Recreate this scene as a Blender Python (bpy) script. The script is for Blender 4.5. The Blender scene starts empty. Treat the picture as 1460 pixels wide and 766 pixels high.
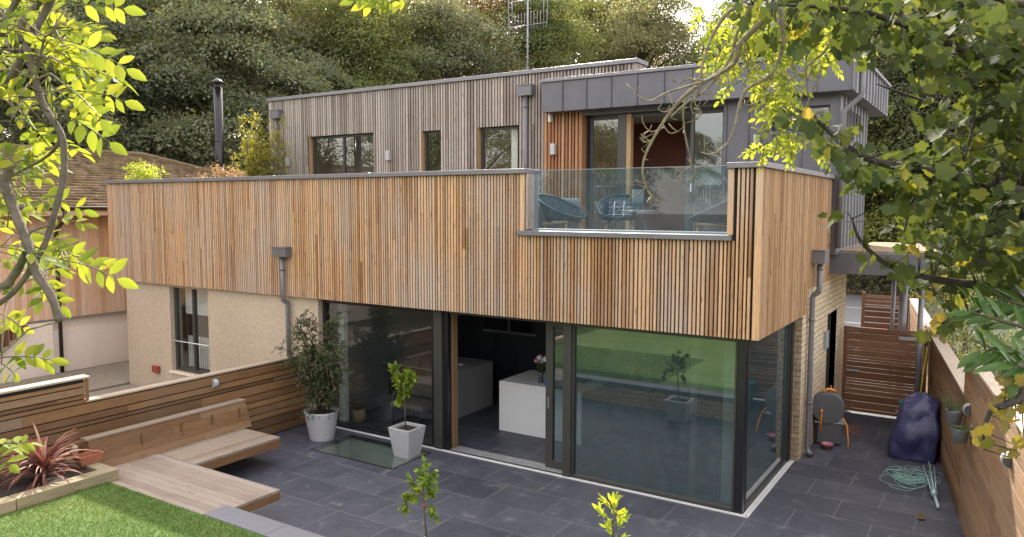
import bpy, bmesh, math, random
import numpy as np
from mathutils import Vector, Matrix
random.seed(7)
rng = np.random.default_rng(7)
scene = bpy.context.scene
COL = scene.collection
PI = math.pi
R = math.radians

# ---------------------------------------------------------------- camera
CAM = Vector((2.681, -10.069, 4.154))
F_PX, PITCH, ROLL, YAW = 1089.67, -0.08125, 0.0023, -0.56857
_f = Vector((math.sin(YAW)*math.cos(PITCH), math.cos(YAW)*math.cos(PITCH), math.sin(PITCH)))
_r = Vector((math.cos(YAW), -math.sin(YAW), 0))
_u = _r.cross(_f)
_r2 = _r*math.cos(ROLL)+_u*math.sin(ROLL); _u2 = -_r*math.sin(ROLL)+_u*math.cos(ROLL)
cam_d = bpy.data.cameras.new('camera'); cam = bpy.data.objects.new('camera', cam_d); COL.objects.link(cam)
m = Matrix((( _r2.x, _u2.x, -_f.x, CAM.x), (_r2.y, _u2.y, -_f.y, CAM.y), (_r2.z, _u2.z, -_f.z, CAM.z), (0,0,0,1)))
cam.matrix_world = m
cam_d.sensor_width = 36; cam_d.lens = F_PX/1460*36; cam_d.clip_start = 0.05; cam_d.clip_end = 800
scene.camera = cam

def at(px, py, depth):
    """a point in the garden at that depth along the view"""
    return CAM + (_f + _r2*((px-730)/F_PX) - _u2*((py-383)/F_PX))*depth
def bearing(px, dist, z=0.0):
    a = YAW + math.atan((px-730)/F_PX)
    return Vector((CAM.x+math.sin(a)*dist, CAM.y+math.cos(a)*dist, z))

# ---------------------------------------------------------------- world / light
SUN_EL, SUN_AZ = R(36.5), R(-32)          # azimuth from +Y, negative towards -X
w = bpy.data.worlds.new('World'); scene.world = w; w.use_nodes = True
nt = w.node_tree; bg = nt.nodes['Background']
sky = nt.nodes.new('ShaderNodeTexSky'); sky.sky_type = 'NISHITA'; sky.sun_disc = False
sky.sun_elevation = SUN_EL; sky.sun_rotation = SUN_AZ; sky.air_density = 1.0; sky.dust_density = 2.5; sky.ozone_density = 1.0
nt.links.new(sky.outputs[0], bg.inputs[0]); bg.inputs[1].default_value = 0.15
sd = bpy.data.lights.new('sun', 'SUN'); sd.energy = 2.8; sd.angle = R(0.55); sd.color = (1.0, 0.93, 0.82)
so = bpy.data.objects.new('sun', sd); COL.objects.link(so)
sv = Vector((math.sin(SUN_AZ)*math.cos(SUN_EL), math.cos(SUN_AZ)*math.cos(SUN_EL), math.sin(SUN_EL)))
so.rotation_euler = sv.to_track_quat('Z', 'Y').to_euler(); so.location = (0, 0, 30)
scene.view_settings.view_transform = 'Standard'; scene.view_settings.look = 'None'
scene.view_settings.gamma = 1; scene.view_settings.use_curve_mapping = False
scene.view_settings.exposure = 2.08
scene.render.engine = 'CYCLES'
cy = scene.cycles
cy.use_denoising = True
cy.max_bounces = 8; cy.diffuse_bounces = 4; cy.glossy_bounces = 4; cy.transmission_bounces = 6; cy.transparent_max_bounces = 24
cy.caustics_reflective = False; cy.caustics_refractive = False; cy.sample_clamp_indirect = 6

# ---------------------------------------------------------------- materials
class NT:
    def __init__(s, name):
        s.m = bpy.data.materials.new(name); s.m.use_nodes = True
        s.t = s.m.node_tree; s.t.nodes.clear()
        s.out = s.t.nodes.new('ShaderNodeOutputMaterial')
    def n(s, typ, **kw):
        nd = s.t.nodes.new('ShaderNode'+typ)
        for k, v in kw.items():
            if k.startswith('i_'):
                key = k[2:].replace('_', ' ')
                nd.inputs[int(key) if key.isdigit() else key].default_value = v
            else: setattr(nd, k, v)
        return nd
    def l(s, a, b): s.t.links.new(a, b)
    def mapping(s, scale=(1,1,1), loc=(0,0,0), rot=(0,0,0), src='Object'):
        tc = s.n('TexCoord'); mp = s.n('Mapping')
        mp.inputs['Scale'].default_value = scale; mp.inputs['Location'].default_value = loc; mp.inputs['Rotation'].default_value = rot
        s.l(tc.outputs[src], mp.inputs[0]); return mp.outputs[0]
    def noise(s, vec, scale, detail=4, rough=.55, dist=0):
        nd = s.n('TexNoise'); nd.inputs['Scale'].default_value = scale; nd.inputs['Detail'].default_value = detail
        nd.inputs['Roughness'].default_value = rough; nd.inputs['Distortion'].default_value = dist
        if vec is not None: s.l(vec, nd.inputs['Vector'])
        return nd.outputs['Fac']
    def ramp(s, fac, stops, interp='LINEAR'):
        nd = s.n('ValToRGB'); cr = nd.color_ramp; cr.interpolation = interp
        while len(cr.elements) < len(stops): cr.elements.new(.5)
        for e, (p, c) in zip(cr.elements, stops):
            e.position = p; e.color = (*c, 1) if len(c) == 3 else c
        s.l(fac, nd.inputs[0]); return nd.outputs[0]
    def mix(s, a, b, fac, typ='MIX'):
        nd = s.n('Mix', data_type='RGBA', blend_type=typ)
        for sock, v in ((nd.inputs[6], a), (nd.inputs[7], b), (nd.inputs[0], fac)):
            if isinstance(v, bpy.types.NodeSocket): s.l(v, sock)
            elif isinstance(v, (int, float)): sock.default_value = v if sock == nd.inputs[0] else (v, v, v, 1)
            else: sock.default_value = (*v, 1)
        return nd.outputs[2]
    def mathn(s, op, a, b=0.0, c=None):
        nd = s.n('Math', operation=op)
        for i, v in enumerate((a, b) if c is None else (a, b, c)):
            if isinstance(v, bpy.types.NodeSocket): s.l(v, nd.inputs[i])
            else: nd.inputs[i].default_value = v
        return nd.outputs[0]
    def bump(s, h, strength=.4, dist=.01):
        b = s.n('Bump'); b.inputs['Strength'].default_value = strength; b.inputs['Distance'].default_value = dist
        s.l(h, b.inputs['Height']); return b.outputs[0]
    def bsdf(s, col, rough=.6, bump=None, metal=0, spec=.5):
        p = s.n('BsdfPrincipled')
        for k, v in (('Base Color', col), ('Roughness', rough), ('Metallic', metal), ('Specular IOR Level', spec)):
            if isinstance(v, bpy.types.NodeSocket): s.l(v, p.inputs[k])
            elif isinstance(v, tuple): p.inputs[k].default_value = (*v, 1)
            else: p.inputs[k].default_value = v
        if bump is not None: s.l(bump, p.inputs['Normal'])
        return p.outputs[0]
    def done(s, sh): s.l(sh, s.out.inputs[0]); return s.m
M = {}
def rnd_attr(t):
    a = t.n('Attribute', attribute_name='rnd'); return a.outputs['Fac']

def wood(name, stops, axis=2, rough=.7, grey=None, greyamt=.0, knots=True):
    t = NT(name)
    sc = [1,1,1]; sc[axis] = .06
    v = t.mapping(scale=tuple(sc))
    tc = t.n('TexCoord')
    r = rnd_attr(t)
    # every board gets its own piece of grain
    comb = t.n('CombineXYZ'); t.l(t.mathn('MULTIPLY', r, 37.0), comb.inputs[0]); t.l(t.mathn('MULTIPLY', r, 91.0), comb.inputs[2-(axis==2)])
    t.l(t.mathn('MULTIPLY', r, 53.0), comb.inputs[axis])
    ad = t.n('VectorMath', operation='ADD'); t.l(v, ad.inputs[0]); t.l(comb.outputs[0], ad.inputs[1])
    g = t.noise(ad.outputs[0], 60, 5, .6, .3)
    col = t.ramp(r, stops)
    col = t.mix(col, t.ramp(g, [(.25, (.5,.45,.4)), (.5, (.95,.95,.95)), (.75, (1.18,1.15,1.1))]), .75, 'MULTIPLY')
    if knots:
        s2 = [14,14,14]; s2[axis] = 2.6
        vo = t.n('TexVoronoi', feature='F1'); vo.inputs['Scale'].default_value = 1
        mp = t.n('Mapping'); mp.inputs['Scale'].default_value = tuple(s2); ad2 = t.n('VectorMath', operation='ADD')
        t.l(tc.outputs['Object'], ad2.inputs[0]); t.l(comb.outputs[0], ad2.inputs[1]); t.l(ad2.outputs[0], mp.inputs[0]); t.l(mp.outputs[0], vo.inputs['Vector'])
        k = t.ramp(vo.outputs['Distance'], [(.05, (1,1,1)), (.17, (0,0,0))])
        col = t.mix(col, (.09,.05,.03), t.mathn('MULTIPLY', k, .85))
    if grey is not None:
        b = t.noise(t.mapping(scale=(1,1,.45)), .9, 3, .6)
        msk = t.ramp(b, [(.42, (0,0,0)), (.66, (1,1,1))])
        f = t.mathn('MULTIPLY', msk, greyamt)
        col = t.mix(col, t.mix(col, grey, .75), f)
    return t.done(t.bsdf(col, rough, t.bump(g, .35, .004), spec=.3))

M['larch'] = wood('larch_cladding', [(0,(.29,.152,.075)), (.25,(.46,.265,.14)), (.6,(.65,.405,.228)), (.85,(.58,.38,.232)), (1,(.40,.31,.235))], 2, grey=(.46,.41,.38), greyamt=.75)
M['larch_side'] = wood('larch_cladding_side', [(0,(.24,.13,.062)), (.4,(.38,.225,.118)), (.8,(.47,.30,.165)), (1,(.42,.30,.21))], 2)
M['larch_grey'] = wood('weathered_larch', [(0,(.20,.16,.135)), (.4,(.32,.27,.24)), (.75,(.40,.35,.32)), (1,(.46,.40,.345))], 2, grey=(.37,.345,.335), greyamt=.6)
M['cedar'] = wood('fresh_cedar', [(0,(.26,.11,.05)), (.5,(.36,.17,.085)), (1,(.44,.25,.14))], 2)
M['fence'] = wood('fence_boards', [(0,(.12,.06,.026)), (.5,(.215,.115,.050)), (.85,(.28,.16,.072)), (1,(.20,.145,.10))], 1, grey=(.20,.16,.12), greyamt=.35)
M['fence_warm'] = wood('right_fence_boards', [(0,(.17,.09,.042)), (.5,(.26,.145,.07)), (.85,(.32,.19,.095)), (1,(.30,.20,.14))], 1, grey=(.28,.22,.17), greyamt=.5)
M['fence_x'] = wood('gate_boards', [(0,(.13,.055,.03)), (.5,(.18,.085,.045)), (1,(.23,.12,.07))], 0)
M['bench'] = wood('bench_boards', [(0,(.135,.074,.036)), (.5,(.18,.102,.05)), (1,(.21,.13,.072))], 1)
M['deck'] = wood('deck_boards', [(0,(.20,.155,.12)), (.5,(.25,.20,.16)), (1,(.30,.25,.21))], 0, grey=(.28,.25,.225), greyamt=.5)
M['deck_y'] = wood('seat_boards', [(0,(.20,.15,.115)), (.5,(.25,.195,.15)), (1,(.29,.24,.195))], 1, grey=(.27,.24,.21), greyamt=.5)
M['cap'] = wood('fence_cap', [(0,(.33,.27,.21)), (1,(.43,.36,.29))], 1, knots=False)
M['sleeper'] = wood('sleeper_timber', [(0,(.28,.22,.14)), (1,(.38,.30,.20))], 1, grey=(.16,.17,.10), greyamt=.8)
M['furn_wood'] = wood('furniture_timber', [(0,(.42,.24,.12)), (1,(.52,.32,.17))], 0, knots=False)
M['frame_wood'] = wood('inner_frame_timber', [(0,(.38,.24,.12)), (1,(.45,.30,.16))], 2, knots=False)
M['ncladding'] = wood('neighbour_boards', [(0,(.50,.26,.13)), (.5,(.70,.40,.22)), (1,(.74,.50,.34))], 2, knots=False, grey=(.60,.50,.44), greyamt=.5)

def simple(name, col, rough=.6, metal=0, ns=0, namt=.15, bs=0, bd=.005, spec=.5):
    t = NT(name); c = col
    v = t.mapping()
    if ns:
        f = t.noise(v, ns, 5)
        c = t.mix(col, t.ramp(f, [(.25,(1-namt*2,)*3), (.75,(1+namt,)*3)]), 1.0, 'MULTIPLY')
    b = None
    if bs: b = t.bump(t.noise(v, bs, 3), .5, bd)
    M[name] = t.done(t.bsdf(c, rough, b, metal, spec)); return M[name]
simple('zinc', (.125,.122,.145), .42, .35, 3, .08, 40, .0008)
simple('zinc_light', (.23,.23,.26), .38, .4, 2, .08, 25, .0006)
simple('coping_metal', (.20,.192,.215), .4, .3, 1.5, .08)
simple('gutter_metal', (.155,.15,.165), .4, .2, 8, .08)
simple('frame_metal', (.055,.056,.052), .38, .2, 5, .05)
simple('frame_black', (.010,.011,.016), .3, 0, 0)
simple('membrane', (.018,.016,.016), .9)
simple('aerial_metal', (.30,.30,.31), .5, .3)
simple('track_metal', (.42,.43,.44), .35, .6, 12, .1)
simple('black_gloss', (.006,.006,.008), .15)
simple('flue_metal', (.012,.012,.015), .18, .2)
simple('brown_pipe', (.045,.028,.024), .4)
simple('white_quartz', (.78,.78,.80), .3, 0, 30, .04)
simple('grey_quartz', (.30,.30,.31), .3, 0, 30, .05)
simple('jamb_wood', (.20,.12,.06), .7, 0, 30, .2)
simple('cabinet', (.022,.024,.032), .4)
simple('oven_glass', (.006,.006,.008), .08)
simple('steel', (.45,.45,.46), .3, .9)
simple('paint_pale', (.62,.60,.56), .8)
simple('paint_grey', (.20,.20,.215), .8, 0, 2, .06)
simple('paint_brown', (.16,.055,.035), .8, 0, 2, .06)
simple('paint_warm', (.42,.36,.30), .8)
simple('curtain', (.80,.80,.77), .9)
simple('pot_grey', (.42,.42,.44), .75, 0, 60, .12, 120, .001)
simple('pot_light', (.40,.405,.43), .6, 0, 14, .05)
simple('galvanised', (.38,.42,.45), .45, .5, 20, .12)
simple('terracotta', (.34,.125,.07), .8, 0, 25, .12)
simple('soil', (.035,.026,.02), .95, 0, 30, .4, 60, .01)
simple('bark', (.13,.105,.085), .9, 0, 14, .35, 45, .012)
simple('bark_dark', (.045,.036,.030), .9, 0, 14, .35, 45, .012)
simple('twig', (.22,.18,.12), .85, 0, 30, .3, 60, .004)
simple('stem', (.10,.075,.045), .8, 0, 20, .2)
simple('rope', (.018,.038,.062), .7, 0, 90, .3, 160, .002)
simple('cushion_navy', (.02,.03,.055), .9, 0, 90, .2)
simple('white_stripe', (.75,.75,.75), .9)
simple('fire_metal', (.11,.14,.15), .45, .3, 14, .15)
simple('plastic_grey', (.10,.10,.11), .55, 0, 25, .1)
simple('plastic_light', (.24,.25,.27), .5)
simple('orange', (.75,.26,.02), .45)
simple('yellow_pole', (.60,.62,.03), .5)
simple('teal', (.03,.28,.30), .5)
simple('pink', (.42,.16,.18), .5)
simple('red_box', (.28,.05,.035), .5)
simple('cord_green', (.32,.55,.50), .5)
simple('pole_blue', (.38,.50,.55), .4, .3)
simple('white_metal', (.75,.75,.76), .4)
simple('wall_light', (.42,.43,.45), .45, .2)
simple('lamp_dark', (.10,.10,.115), .45, .3)
simple('basket', (.40,.27,.13), .9, 0, 60, .3, 90, .006)
simple('paving_coping', (.13,.135,.16), .55, 0, 20, .08)
simple('gravel', (.30,.26,.21), .95, 0, 60, .4, 60, .02)
simple('asphalt', (.20,.20,.21), .85, 0, 10, .1, 220, .004)
simple('road_paint', (.8,.8,.78), .7, 0, 10, .15)
simple('verge', (.13,.09,.05), .95, 0, 6, .5, 30, .05)
simple('earth', (.10,.085,.05), .95, 0, 3, .4, 30, .03)
simple('skin_flower', (.65,.3,.4), .8)
simple('vase', (.06,.09,.07), .1)
simple('blue_card', (.03,.08,.45), .5)
simple('kitchen_sofa', (.20,.16,.14), .9, 0, 40, .2)

# roughcast stucco
def stucco(name, col, sc, bd):
    t = NT(name); v = t.mapping()
    f = t.noise(v, sc, 3, .6); big = t.noise(t.mapping(scale=(1,1,.5)), .8, 4)
    c = t.mix(col, t.ramp(big, [(.3,(.90,.88,.86)), (.7,(1.05,1.04,1.03))]), 1, 'MULTIPLY')
    c = t.mix(c, t.ramp(f, [(.35,(.82,.8,.78)), (.6,(1.05,1.05,1.05))]), .8, 'MULTIPLY')
    M[name] = t.done(t.bsdf(c, .9, t.bump(f, .8, bd)))
stucco('stucco', (.52,.43,.335), 30, .010)
stucco('stucco_pale', (.84,.73,.64), 40, .004)

# pale coursed stone
def stone(name, c1, c2, mort, bw, rh, rot=(0,0,0)):
    t = NT(name)
    tc_ = t.n('TexCoord'); sx = t.n('SeparateXYZ'); cb = t.n('CombineXYZ'); t.l(tc_.outputs['Object'], sx.inputs[0])
    t.l(sx.outputs[1 if rot[2] else 0], cb.inputs[0]); t.l(sx.outputs[2], cb.inputs[1]); v = cb.outputs[0]
    nz = t.n('TexNoise'); nz.inputs['Scale'].default_value = 3.5; t.l(v, nz.inputs['Vector'])
    dv = t.n('VectorMath', operation='MULTIPLY_ADD'); t.l(nz.outputs['Color'], dv.inputs[0]); dv.inputs[1].default_value = (.06,.05,.05); t.l(v, dv.inputs[2])
    b = t.n('TexBrick'); b.offset = .42; b.squash = 1.25; b.squash_frequency = 3
    b.inputs['Scale'].default_value = 1; b.inputs['Brick Width'].default_value = bw; b.inputs['Row Height'].default_value = rh
    b.inputs['Mortar Size'].default_value = .009; b.inputs['Mortar Smooth'].default_value = .35; b.inputs['Bias'].default_value = 0
    b.inputs['Color1'].default_value = (*c1,1); b.inputs['Color2'].default_value = (*c2,1); b.inputs['Mortar'].default_value = (*mort,1)
    t.l(dv.outputs[0], b.inputs['Vector'])
    n1 = t.noise(v, 13, 6, .65)
    c = t.mix(b.outputs['Color'], t.ramp(n1, [(.25,(.62,.58,.52)), (.7,(1.2,1.17,1.13))]), .9, 'MULTIPLY')
    h = t.mathn('ADD', t.mathn('MULTIPLY', b.outputs['Fac'], -1.3), t.mathn('MULTIPLY', n1, 1.1))
    M[name] = t.done(t.bsdf(c, .9, t.bump(h, .9, .02)))
stone('stone_side', (.60,.50,.36), (.50,.41,.29), (.36,.29,.20), .30, .095, rot=(PI/2,0,PI/2))
stone('stone_front', (.50,.40,.28), (.42,.32,.22), (.28,.22,.15), .30, .095, rot=(-PI/2,0,0))

# patio tiles
def tiles(name, base, var, joint, bw, rh, rough, loc, mort=.0045):
    t = NT(name); v = t.mapping(loc=loc)
    b = t.n('TexBrick'); b.offset = .5
    b.inputs['Scale'].default_value = 1; b.inputs['Brick Width'].default_value = bw; b.inputs['Row Height'].default_value = rh
    b.inputs['Mortar Size'].default_value = mort; b.inputs['Mortar Smooth'].default_value = .1; b.inputs['Bias'].default_value = 0
    b.inputs['Color1'].default_value = (*base,1); b.inputs['Color2'].default_value = (*var,1); b.inputs['Mortar'].default_value = (*joint,1)
    t.l(v, b.inputs['Vector'])
    n1 = t.noise(v, 1.6, 6, .6, .8); n2 = t.noise(t.mapping(scale=(1,2.2,1)), 9, 6, .7, .6)
    c = t.mix(b.outputs['Color'], t.ramp(n1, [(.3,(.78,.78,.82)), (.7,(1.22,1.2,1.16))]), 1, 'MULTIPLY')
    c = t.mix(c, t.ramp(n2, [(.3,(.85,.85,.85)), (.75,(1.2,1.2,1.2))]), .9, 'MULTIPLY')
    sp = t.noise(v, 3.3, 7, .75, .5); c = t.mix(c, t.mix(c,(.30,.29,.28),.35), t.ramp(sp,[(.56,(0,0,0)),(.70,(1,1,1))]))
    rr = t.ramp(n2, [(.3,(rough-.08,)*3), (.7,(rough+.12,)*3)])
    h = t.mathn('ADD', t.mathn('MULTIPLY', b.outputs['Fac'], -1.0), t.mathn('MULTIPLY', n2, .5))
    M[name] = t.done(t.bsdf(c, rr, t.bump(h, .35, .004)))
tiles('patio_tiles', (.043,.047,.066), (.066,.071,.093), (.17,.17,.175), .955, .69, .48, (0,.03,0))
tiles('kitchen_tiles', (.15,.145,.165), (.18,.17,.19), (.12,.12,.12), .9, .6, .16, (0,0,0), .002)

# old clay roof tiles with moss
t = NT('clay_tiles'); v = t.mapping()
r_ = rnd_attr(t)
n1 = t.noise(v, 1.3, 5); n2 = t.noise(v, 22, 4); n3 = t.noise(v, 5, 5, .7)
c = t.ramp(r_, [(0,(.09,.056,.036)), (.5,(.175,.118,.078)), (1,(.26,.185,.13))])
c = t.mix(c, t.ramp(n2, [(.3,(.6,.55,.5)), (.7,(1.3,1.25,1.2))]), .9, 'MULTIPLY')
c = t.mix(c, (.16,.125,.035), t.ramp(n3, [(.46,(0,0,0)), (.62,(.8,.8,.8))]))
M['clay_tiles'] = t.done(t.bsdf(c, .92, t.bump(n2, .6, .02)))

# lawn
t = NT('lawn'); v = t.mapping()
n1 = t.noise(v, 1.1, 4); n2 = t.noise(v, 90, 2)
c = t.ramp(n1, [(.3,(.07,.135,.026)), (.55,(.10,.175,.036)), (.72,(.135,.20,.05))]); c = t.mix(c, (.17,.17,.06), t.ramp(t.noise(v,.35,6,.7), [(.5,(0,0,0)), (.75,(.55,.55,.55))]))
c = t.mix(c, t.ramp(n2, [(.3,(.6,.6,.6)), (.7,(1.3,1.3,1.2))]), .8, 'MULTIPLY')
M['lawn'] = t.done(t.bsdf(c, .9, t.bump(n2, .8, .02)))

def glass(name, tint, ior, rough=0.0, dirt_veil=.0, veilcol=(.6,.7,.7)):
    t = NT(name)
    tr = t.n('BsdfTransparent'); tr.inputs[0].default_value = (*tint,1)
    gl = t.n('BsdfGlossy'); gl.inputs['Roughness'].default_value = rough; gl.inputs[0].default_value = (1,1,1,1)
    lw = t.n('LayerWeight'); lw.inputs[0].default_value = .5
    f0 = ((ior-1)/(ior+1))**2
    fac = t.mathn('MULTIPLY_ADD', t.mathn('POWER', lw.outputs['Facing'], 4.0), 1-f0, f0)
    mx = t.n('MixShader'); t.l(fac, mx.inputs[0]); t.l(tr.outputs[0], mx.inputs[1]); t.l(gl.outputs[0], mx.inputs[2])
    sh = mx.outputs[0]
    if dirt_veil:  # diffuse layer: dirt on glass, and painted teal brightness in mirror_glass
        df = t.n('BsdfDiffuse'); df.inputs[0].default_value = (*veilcol,1)
        n_ = t.noise(t.mapping(scale=(1,1,.6)), 7, 6, .7)
        f = t.mathn('MULTIPLY', t.ramp(n_, [(.35,(.35,)*3), (.8,(1,1,1))]), dirt_veil)
        m2 = t.n('MixShader'); t.l(f, m2.inputs[0]); t.l(sh, m2.inputs[1]); t.l(df.outputs[0], m2.inputs[2]); sh = m2.outputs[0]
    M[name] = t.done(sh)
glass('window_glass', (.80,.84,.82), 2.15, dirt_veil=.015)
glass('front_glass', (.62,.68,.67), 2.1, dirt_veil=.008)
glass('mirror_glass', (.25,.31,.31), 2.6, dirt_veil=.16, veilcol=(.15,.32,.37))  # teal brightness painted into the right-hand panes as a diffuse veil
glass('balustrade_glass', (.52,.68,.76), 1.7, dirt_veil=.15, veilcol=(.30,.45,.56))
glass('skylight_glass', (.50,.58,.56), 1.9, dirt_veil=.06, veilcol=(.3,.36,.36))

def leafmat(name, stops, trans=.4, tcol=None, rough=.45, tmul=1.6):
    t = NT(name); r = rnd_attr(t)
    c = t.ramp(r, stops)
    oi = t.n('ObjectInfo')
    c = t.mix(c, t.ramp(oi.outputs['Random'], [(0,(.84,.9,.9)), (1,(1.15,1.08,.95))]), 1, 'MULTIPLY')
    p = t.bsdf(c, rough, spec=.22)
    tr = t.n('BsdfTranslucent')
    tc = t.mix(c, tcol if tcol else (tmul*1.15, tmul, tmul*.55), 1, 'MULTIPLY')
    t.l(tc, tr.inputs[0])
    mx = t.n('MixShader'); mx.inputs[0].default_value = trans
    t.l(p, mx.inputs[1]); t.l(tr.outputs[0], mx.inputs[2])
    M[name] = t.done(mx.outputs[0])
leafmat('leaf_dark', [(0,(.13,.15,.10)), (.6,(.20,.225,.155)), (.92,(.24,.265,.17)), (1,(.30,.28,.15))], .42, rough=.75)
leafmat('leaf_mid', [(0,(.11,.135,.065)), (.6,(.165,.195,.09)), (.93,(.22,.245,.10)), (1,(.33,.30,.09))], .45, rough=.75)
leafmat('leaf_grey', [(0,(.11,.125,.085)), (.6,(.17,.19,.13)), (1,(.22,.24,.16))], .3, rough=.75)
leafmat('leaf_yellow', [(0,(.14,.165,.05)), (.6,(.23,.25,.07)), (1,(.36,.34,.08))], .45, rough=.7)
leafmat('leaf_rust', [(0,(.11,.07,.035)), (.6,(.17,.11,.055)), (1,(.28,.20,.11))], .4, rough=.7)
leafmat('leaf_ash', [(0,(.11,.16,.025)), (.5,(.19,.235,.035)), (1,(.32,.33,.05))], .52, tmul=1.8, rough=.62)
leafmat('leaf_sycamore', [(0,(.026,.042,.016)), (.65,(.042,.064,.021)), (.93,(.07,.09,.025)), (1,(.16,.16,.03))], .36, tmul=2.2, rough=.75)
leafmat('leaf_autumn', [(0,(.10,.11,.03)), (.5,(.16,.14,.05)), (1,(.34,.27,.05))], .35, rough=.6)
leafmat('leaf_laurel', [(0,(.05,.10,.035)), (1,(.09,.16,.05))], .2, rough=.22)
leafmat('leaf_citrus', [(0,(.08,.14,.03)), (.6,(.16,.24,.04)), (1,(.30,.38,.06))], .4)
leafmat('leaf_nandina', [(0,(.055,.075,.035)), (.7,(.10,.13,.06)), (.9,(.16,.12,.09)), (1,(.24,.15,.13))], .3)
leafmat('leaf_lime', [(0,(.26,.34,.04)), (1,(.48,.52,.06))], .45)
leafmat('leaf_pinkish', [(0,(.20,.13,.09)), (1,(.36,.24,.17))], .4)
leafmat('leaf_cordyline', [(0,(.11,.045,.045)), (.6,(.22,.11,.10)), (1,(.40,.25,.21))], .2, tcol=(1.4,.8,.7))
leafmat('leaf_herb', [(0,(.08,.11,.05)), (1,(.16,.19,.09))], .3)
leafmat('grass_blade', [(0,(.055,.105,.024)), (.6,(.09,.158,.035)), (.9,(.14,.195,.06)), (1,(.26,.24,.13))], .25)
leafmat('straw', [(0,(.30,.26,.14)), (1,(.42,.38,.22))], .3)

# ---------------------------------------------------------------- mesh builder
ORG = {}
class MB:
    def __init__(s): s.v = []; s.f = []; s.r = []; s.smooth = []
    def add(s, vs, fs, r=None, smooth=False):
        b = len(s.v); s.v += [tuple(p) for p in vs]
        if r is None: r = random.random()
        for f in fs: s.f.append([b+i for i in f]); s.r.append(r); s.smooth.append(smooth)
        return s
    def box(s, x0, x1, y0, y1, z0, z1, r=None):
        return s.add([(x0,y0,z0),(x1,y0,z0),(x1,y1,z0),(x0,y1,z0),(x0,y0,z1),(x1,y0,z1),(x1,y1,z1),(x0,y1,z1)],
                     [(0,3,2,1),(4,5,6,7),(0,1,5,4),(1,2,6,5),(2,3,7,6),(3,0,4,7)], r)
    def obox(s, o, ax, ay, az, r=None):
        """oriented box from a corner and three edge vectors"""
        o, ax, ay, az = map(Vector, (o, ax, ay, az))
        p = [o, o+ax, o+ax+ay, o+ay]; p += [q+az for q in p]
        return s.add(p, [(0,3,2,1),(4,5,6,7),(0,1,5,4),(1,2,6,5),(2,3,7,6),(3,0,4,7)], r)
    def quad(s, a, b, c, d, r=None): return s.add([a,b,c,d], [(0,1,2,3)], r)
    def tube(s, pts, rad, n=8, r=None, cap=True):
        pts = [Vector(p) for p in pts]
        if not hasattr(rad, '__len__'): rad = [rad]*len(pts)
        vs = []; fs = []; prev = None
        for i, p in enumerate(pts):
            d = (pts[min(i+1,len(pts)-1)]-pts[max(i-1,0)])
            if d.length < 1e-9: d = Vector((0,0,1))
            d.normalize()
            if prev is None:
                a = d.orthogonal().normalized()
            else:
                a = prev - d*prev.dot(d)
                a = a.normalized() if a.length > 1e-6 else d.orthogonal().normalized()
            prev = a; b = d.cross(a)
            for k in range(n):
                an = 2*PI*k/n
                vs.append(p + (a*math.cos(an)+b*math.sin(an))*rad[i])
        for i in range(len(pts)-1):
            for k in range(n):
                fs.append((i*n+k, i*n+(k+1)%n, (i+1)*n+(k+1)%n, (i+1)*n+k))
        if cap: fs.append(tuple(range(n-1,-1,-1))); fs.append(tuple((len(pts)-1)*n+k for k in range(n)))
        return s.add(vs, fs, r, True)
    def lathe(s, prof, c=(0,0,0), n=24, r=None, sq=1.0):
        vs = []; fs = []
        for (rr, z) in prof:
            for k in range(n):
                a = 2*PI*k/n; vs.append((c[0]+rr*math.cos(a), c[1]+rr*math.sin(a)*sq, c[2]+z))
        for i in range(len(prof)-1):
            for k in range(n): fs.append((i*n+k, i*n+(k+1)%n, (i+1)*n+(k+1)%n, (i+1)*n+k))
        return s.add(vs, fs, r, True)
    def frustum(s, c, b, t, h, r=None):
        """square pot body: half sizes b at the foot, t at the top"""
        x, y, z = c
        vs = [(x-b,y-b,z),(x+b,y-b,z),(x+b,y+b,z),(x-b,y+b,z),(x-t,y-t,z+h),(x+t,y-t,z+h),(x+t,y+t,z+h),(x-t,y+t,z+h)]
        i = t*.84
        vs += [(x-i,y-i,z+h),(x+i,y-i,z+h),(x+i,y+i,z+h),(x-i,y+i,z+h),(x-i,y-i,z+h-.06),(x+i,y-i,z+h-.06),(x+i,y+i,z+h-.06),(x-i,y+i,z+h-.06)]
        fs = [(0,3,2,1),(0,1,5,4),(1,2,6,5),(2,3,7,6),(3,0,4,7)]
        for k in range(4):
            fs.append((4+k, 4+(k+1)%4, 8+(k+1)%4, 8+k)); fs.append((8+k, 8+(k+1)%4, 12+(k+1)%4, 12+k))
        return s.add(vs, fs, r)
    def build(s, name, mat, parent=None, org=None, bevel=0):
        o0 = Vector(ORG[parent.name]) if parent is not None else Vector(org or (0,0,0))
        me = bpy.data.meshes.new(name)
        me.from_pydata([(p[0]-o0[0], p[1]-o0[1], p[2]-o0[2]) for p in s.v], [], s.f)
        at_ = me.attributes.new('rnd', 'FLOAT', 'FACE'); at_.data.foreach_set('value', s.r)
        me.polygons.foreach_set('use_smooth', s.smooth)
        me.materials.append(M[mat]); me.update()
        return link(name, me, parent, o0, bevel)
def link(name, me, parent, o0, bevel=0):
    ob = bpy.data.objects.new(name, me); COL.objects.link(ob); ORG[ob.name] = tuple(o0)
    if parent is not None: ob.parent = parent
    else: ob.location = o0
    if bevel:
        b = ob.modifiers.new('bevel', 'BEVEL'); b.width = bevel; b.segments = 2; b.limit_method = 'ANGLE'; b.angle_limit = R(50)
    return ob
def tag(o, label=None, cat=None, group=None, kind=None):
    if label: o['label'] = label
    if cat: o['category'] = cat
    if group: o['group'] = group
    if kind: o['kind'] = kind
    return o
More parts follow.
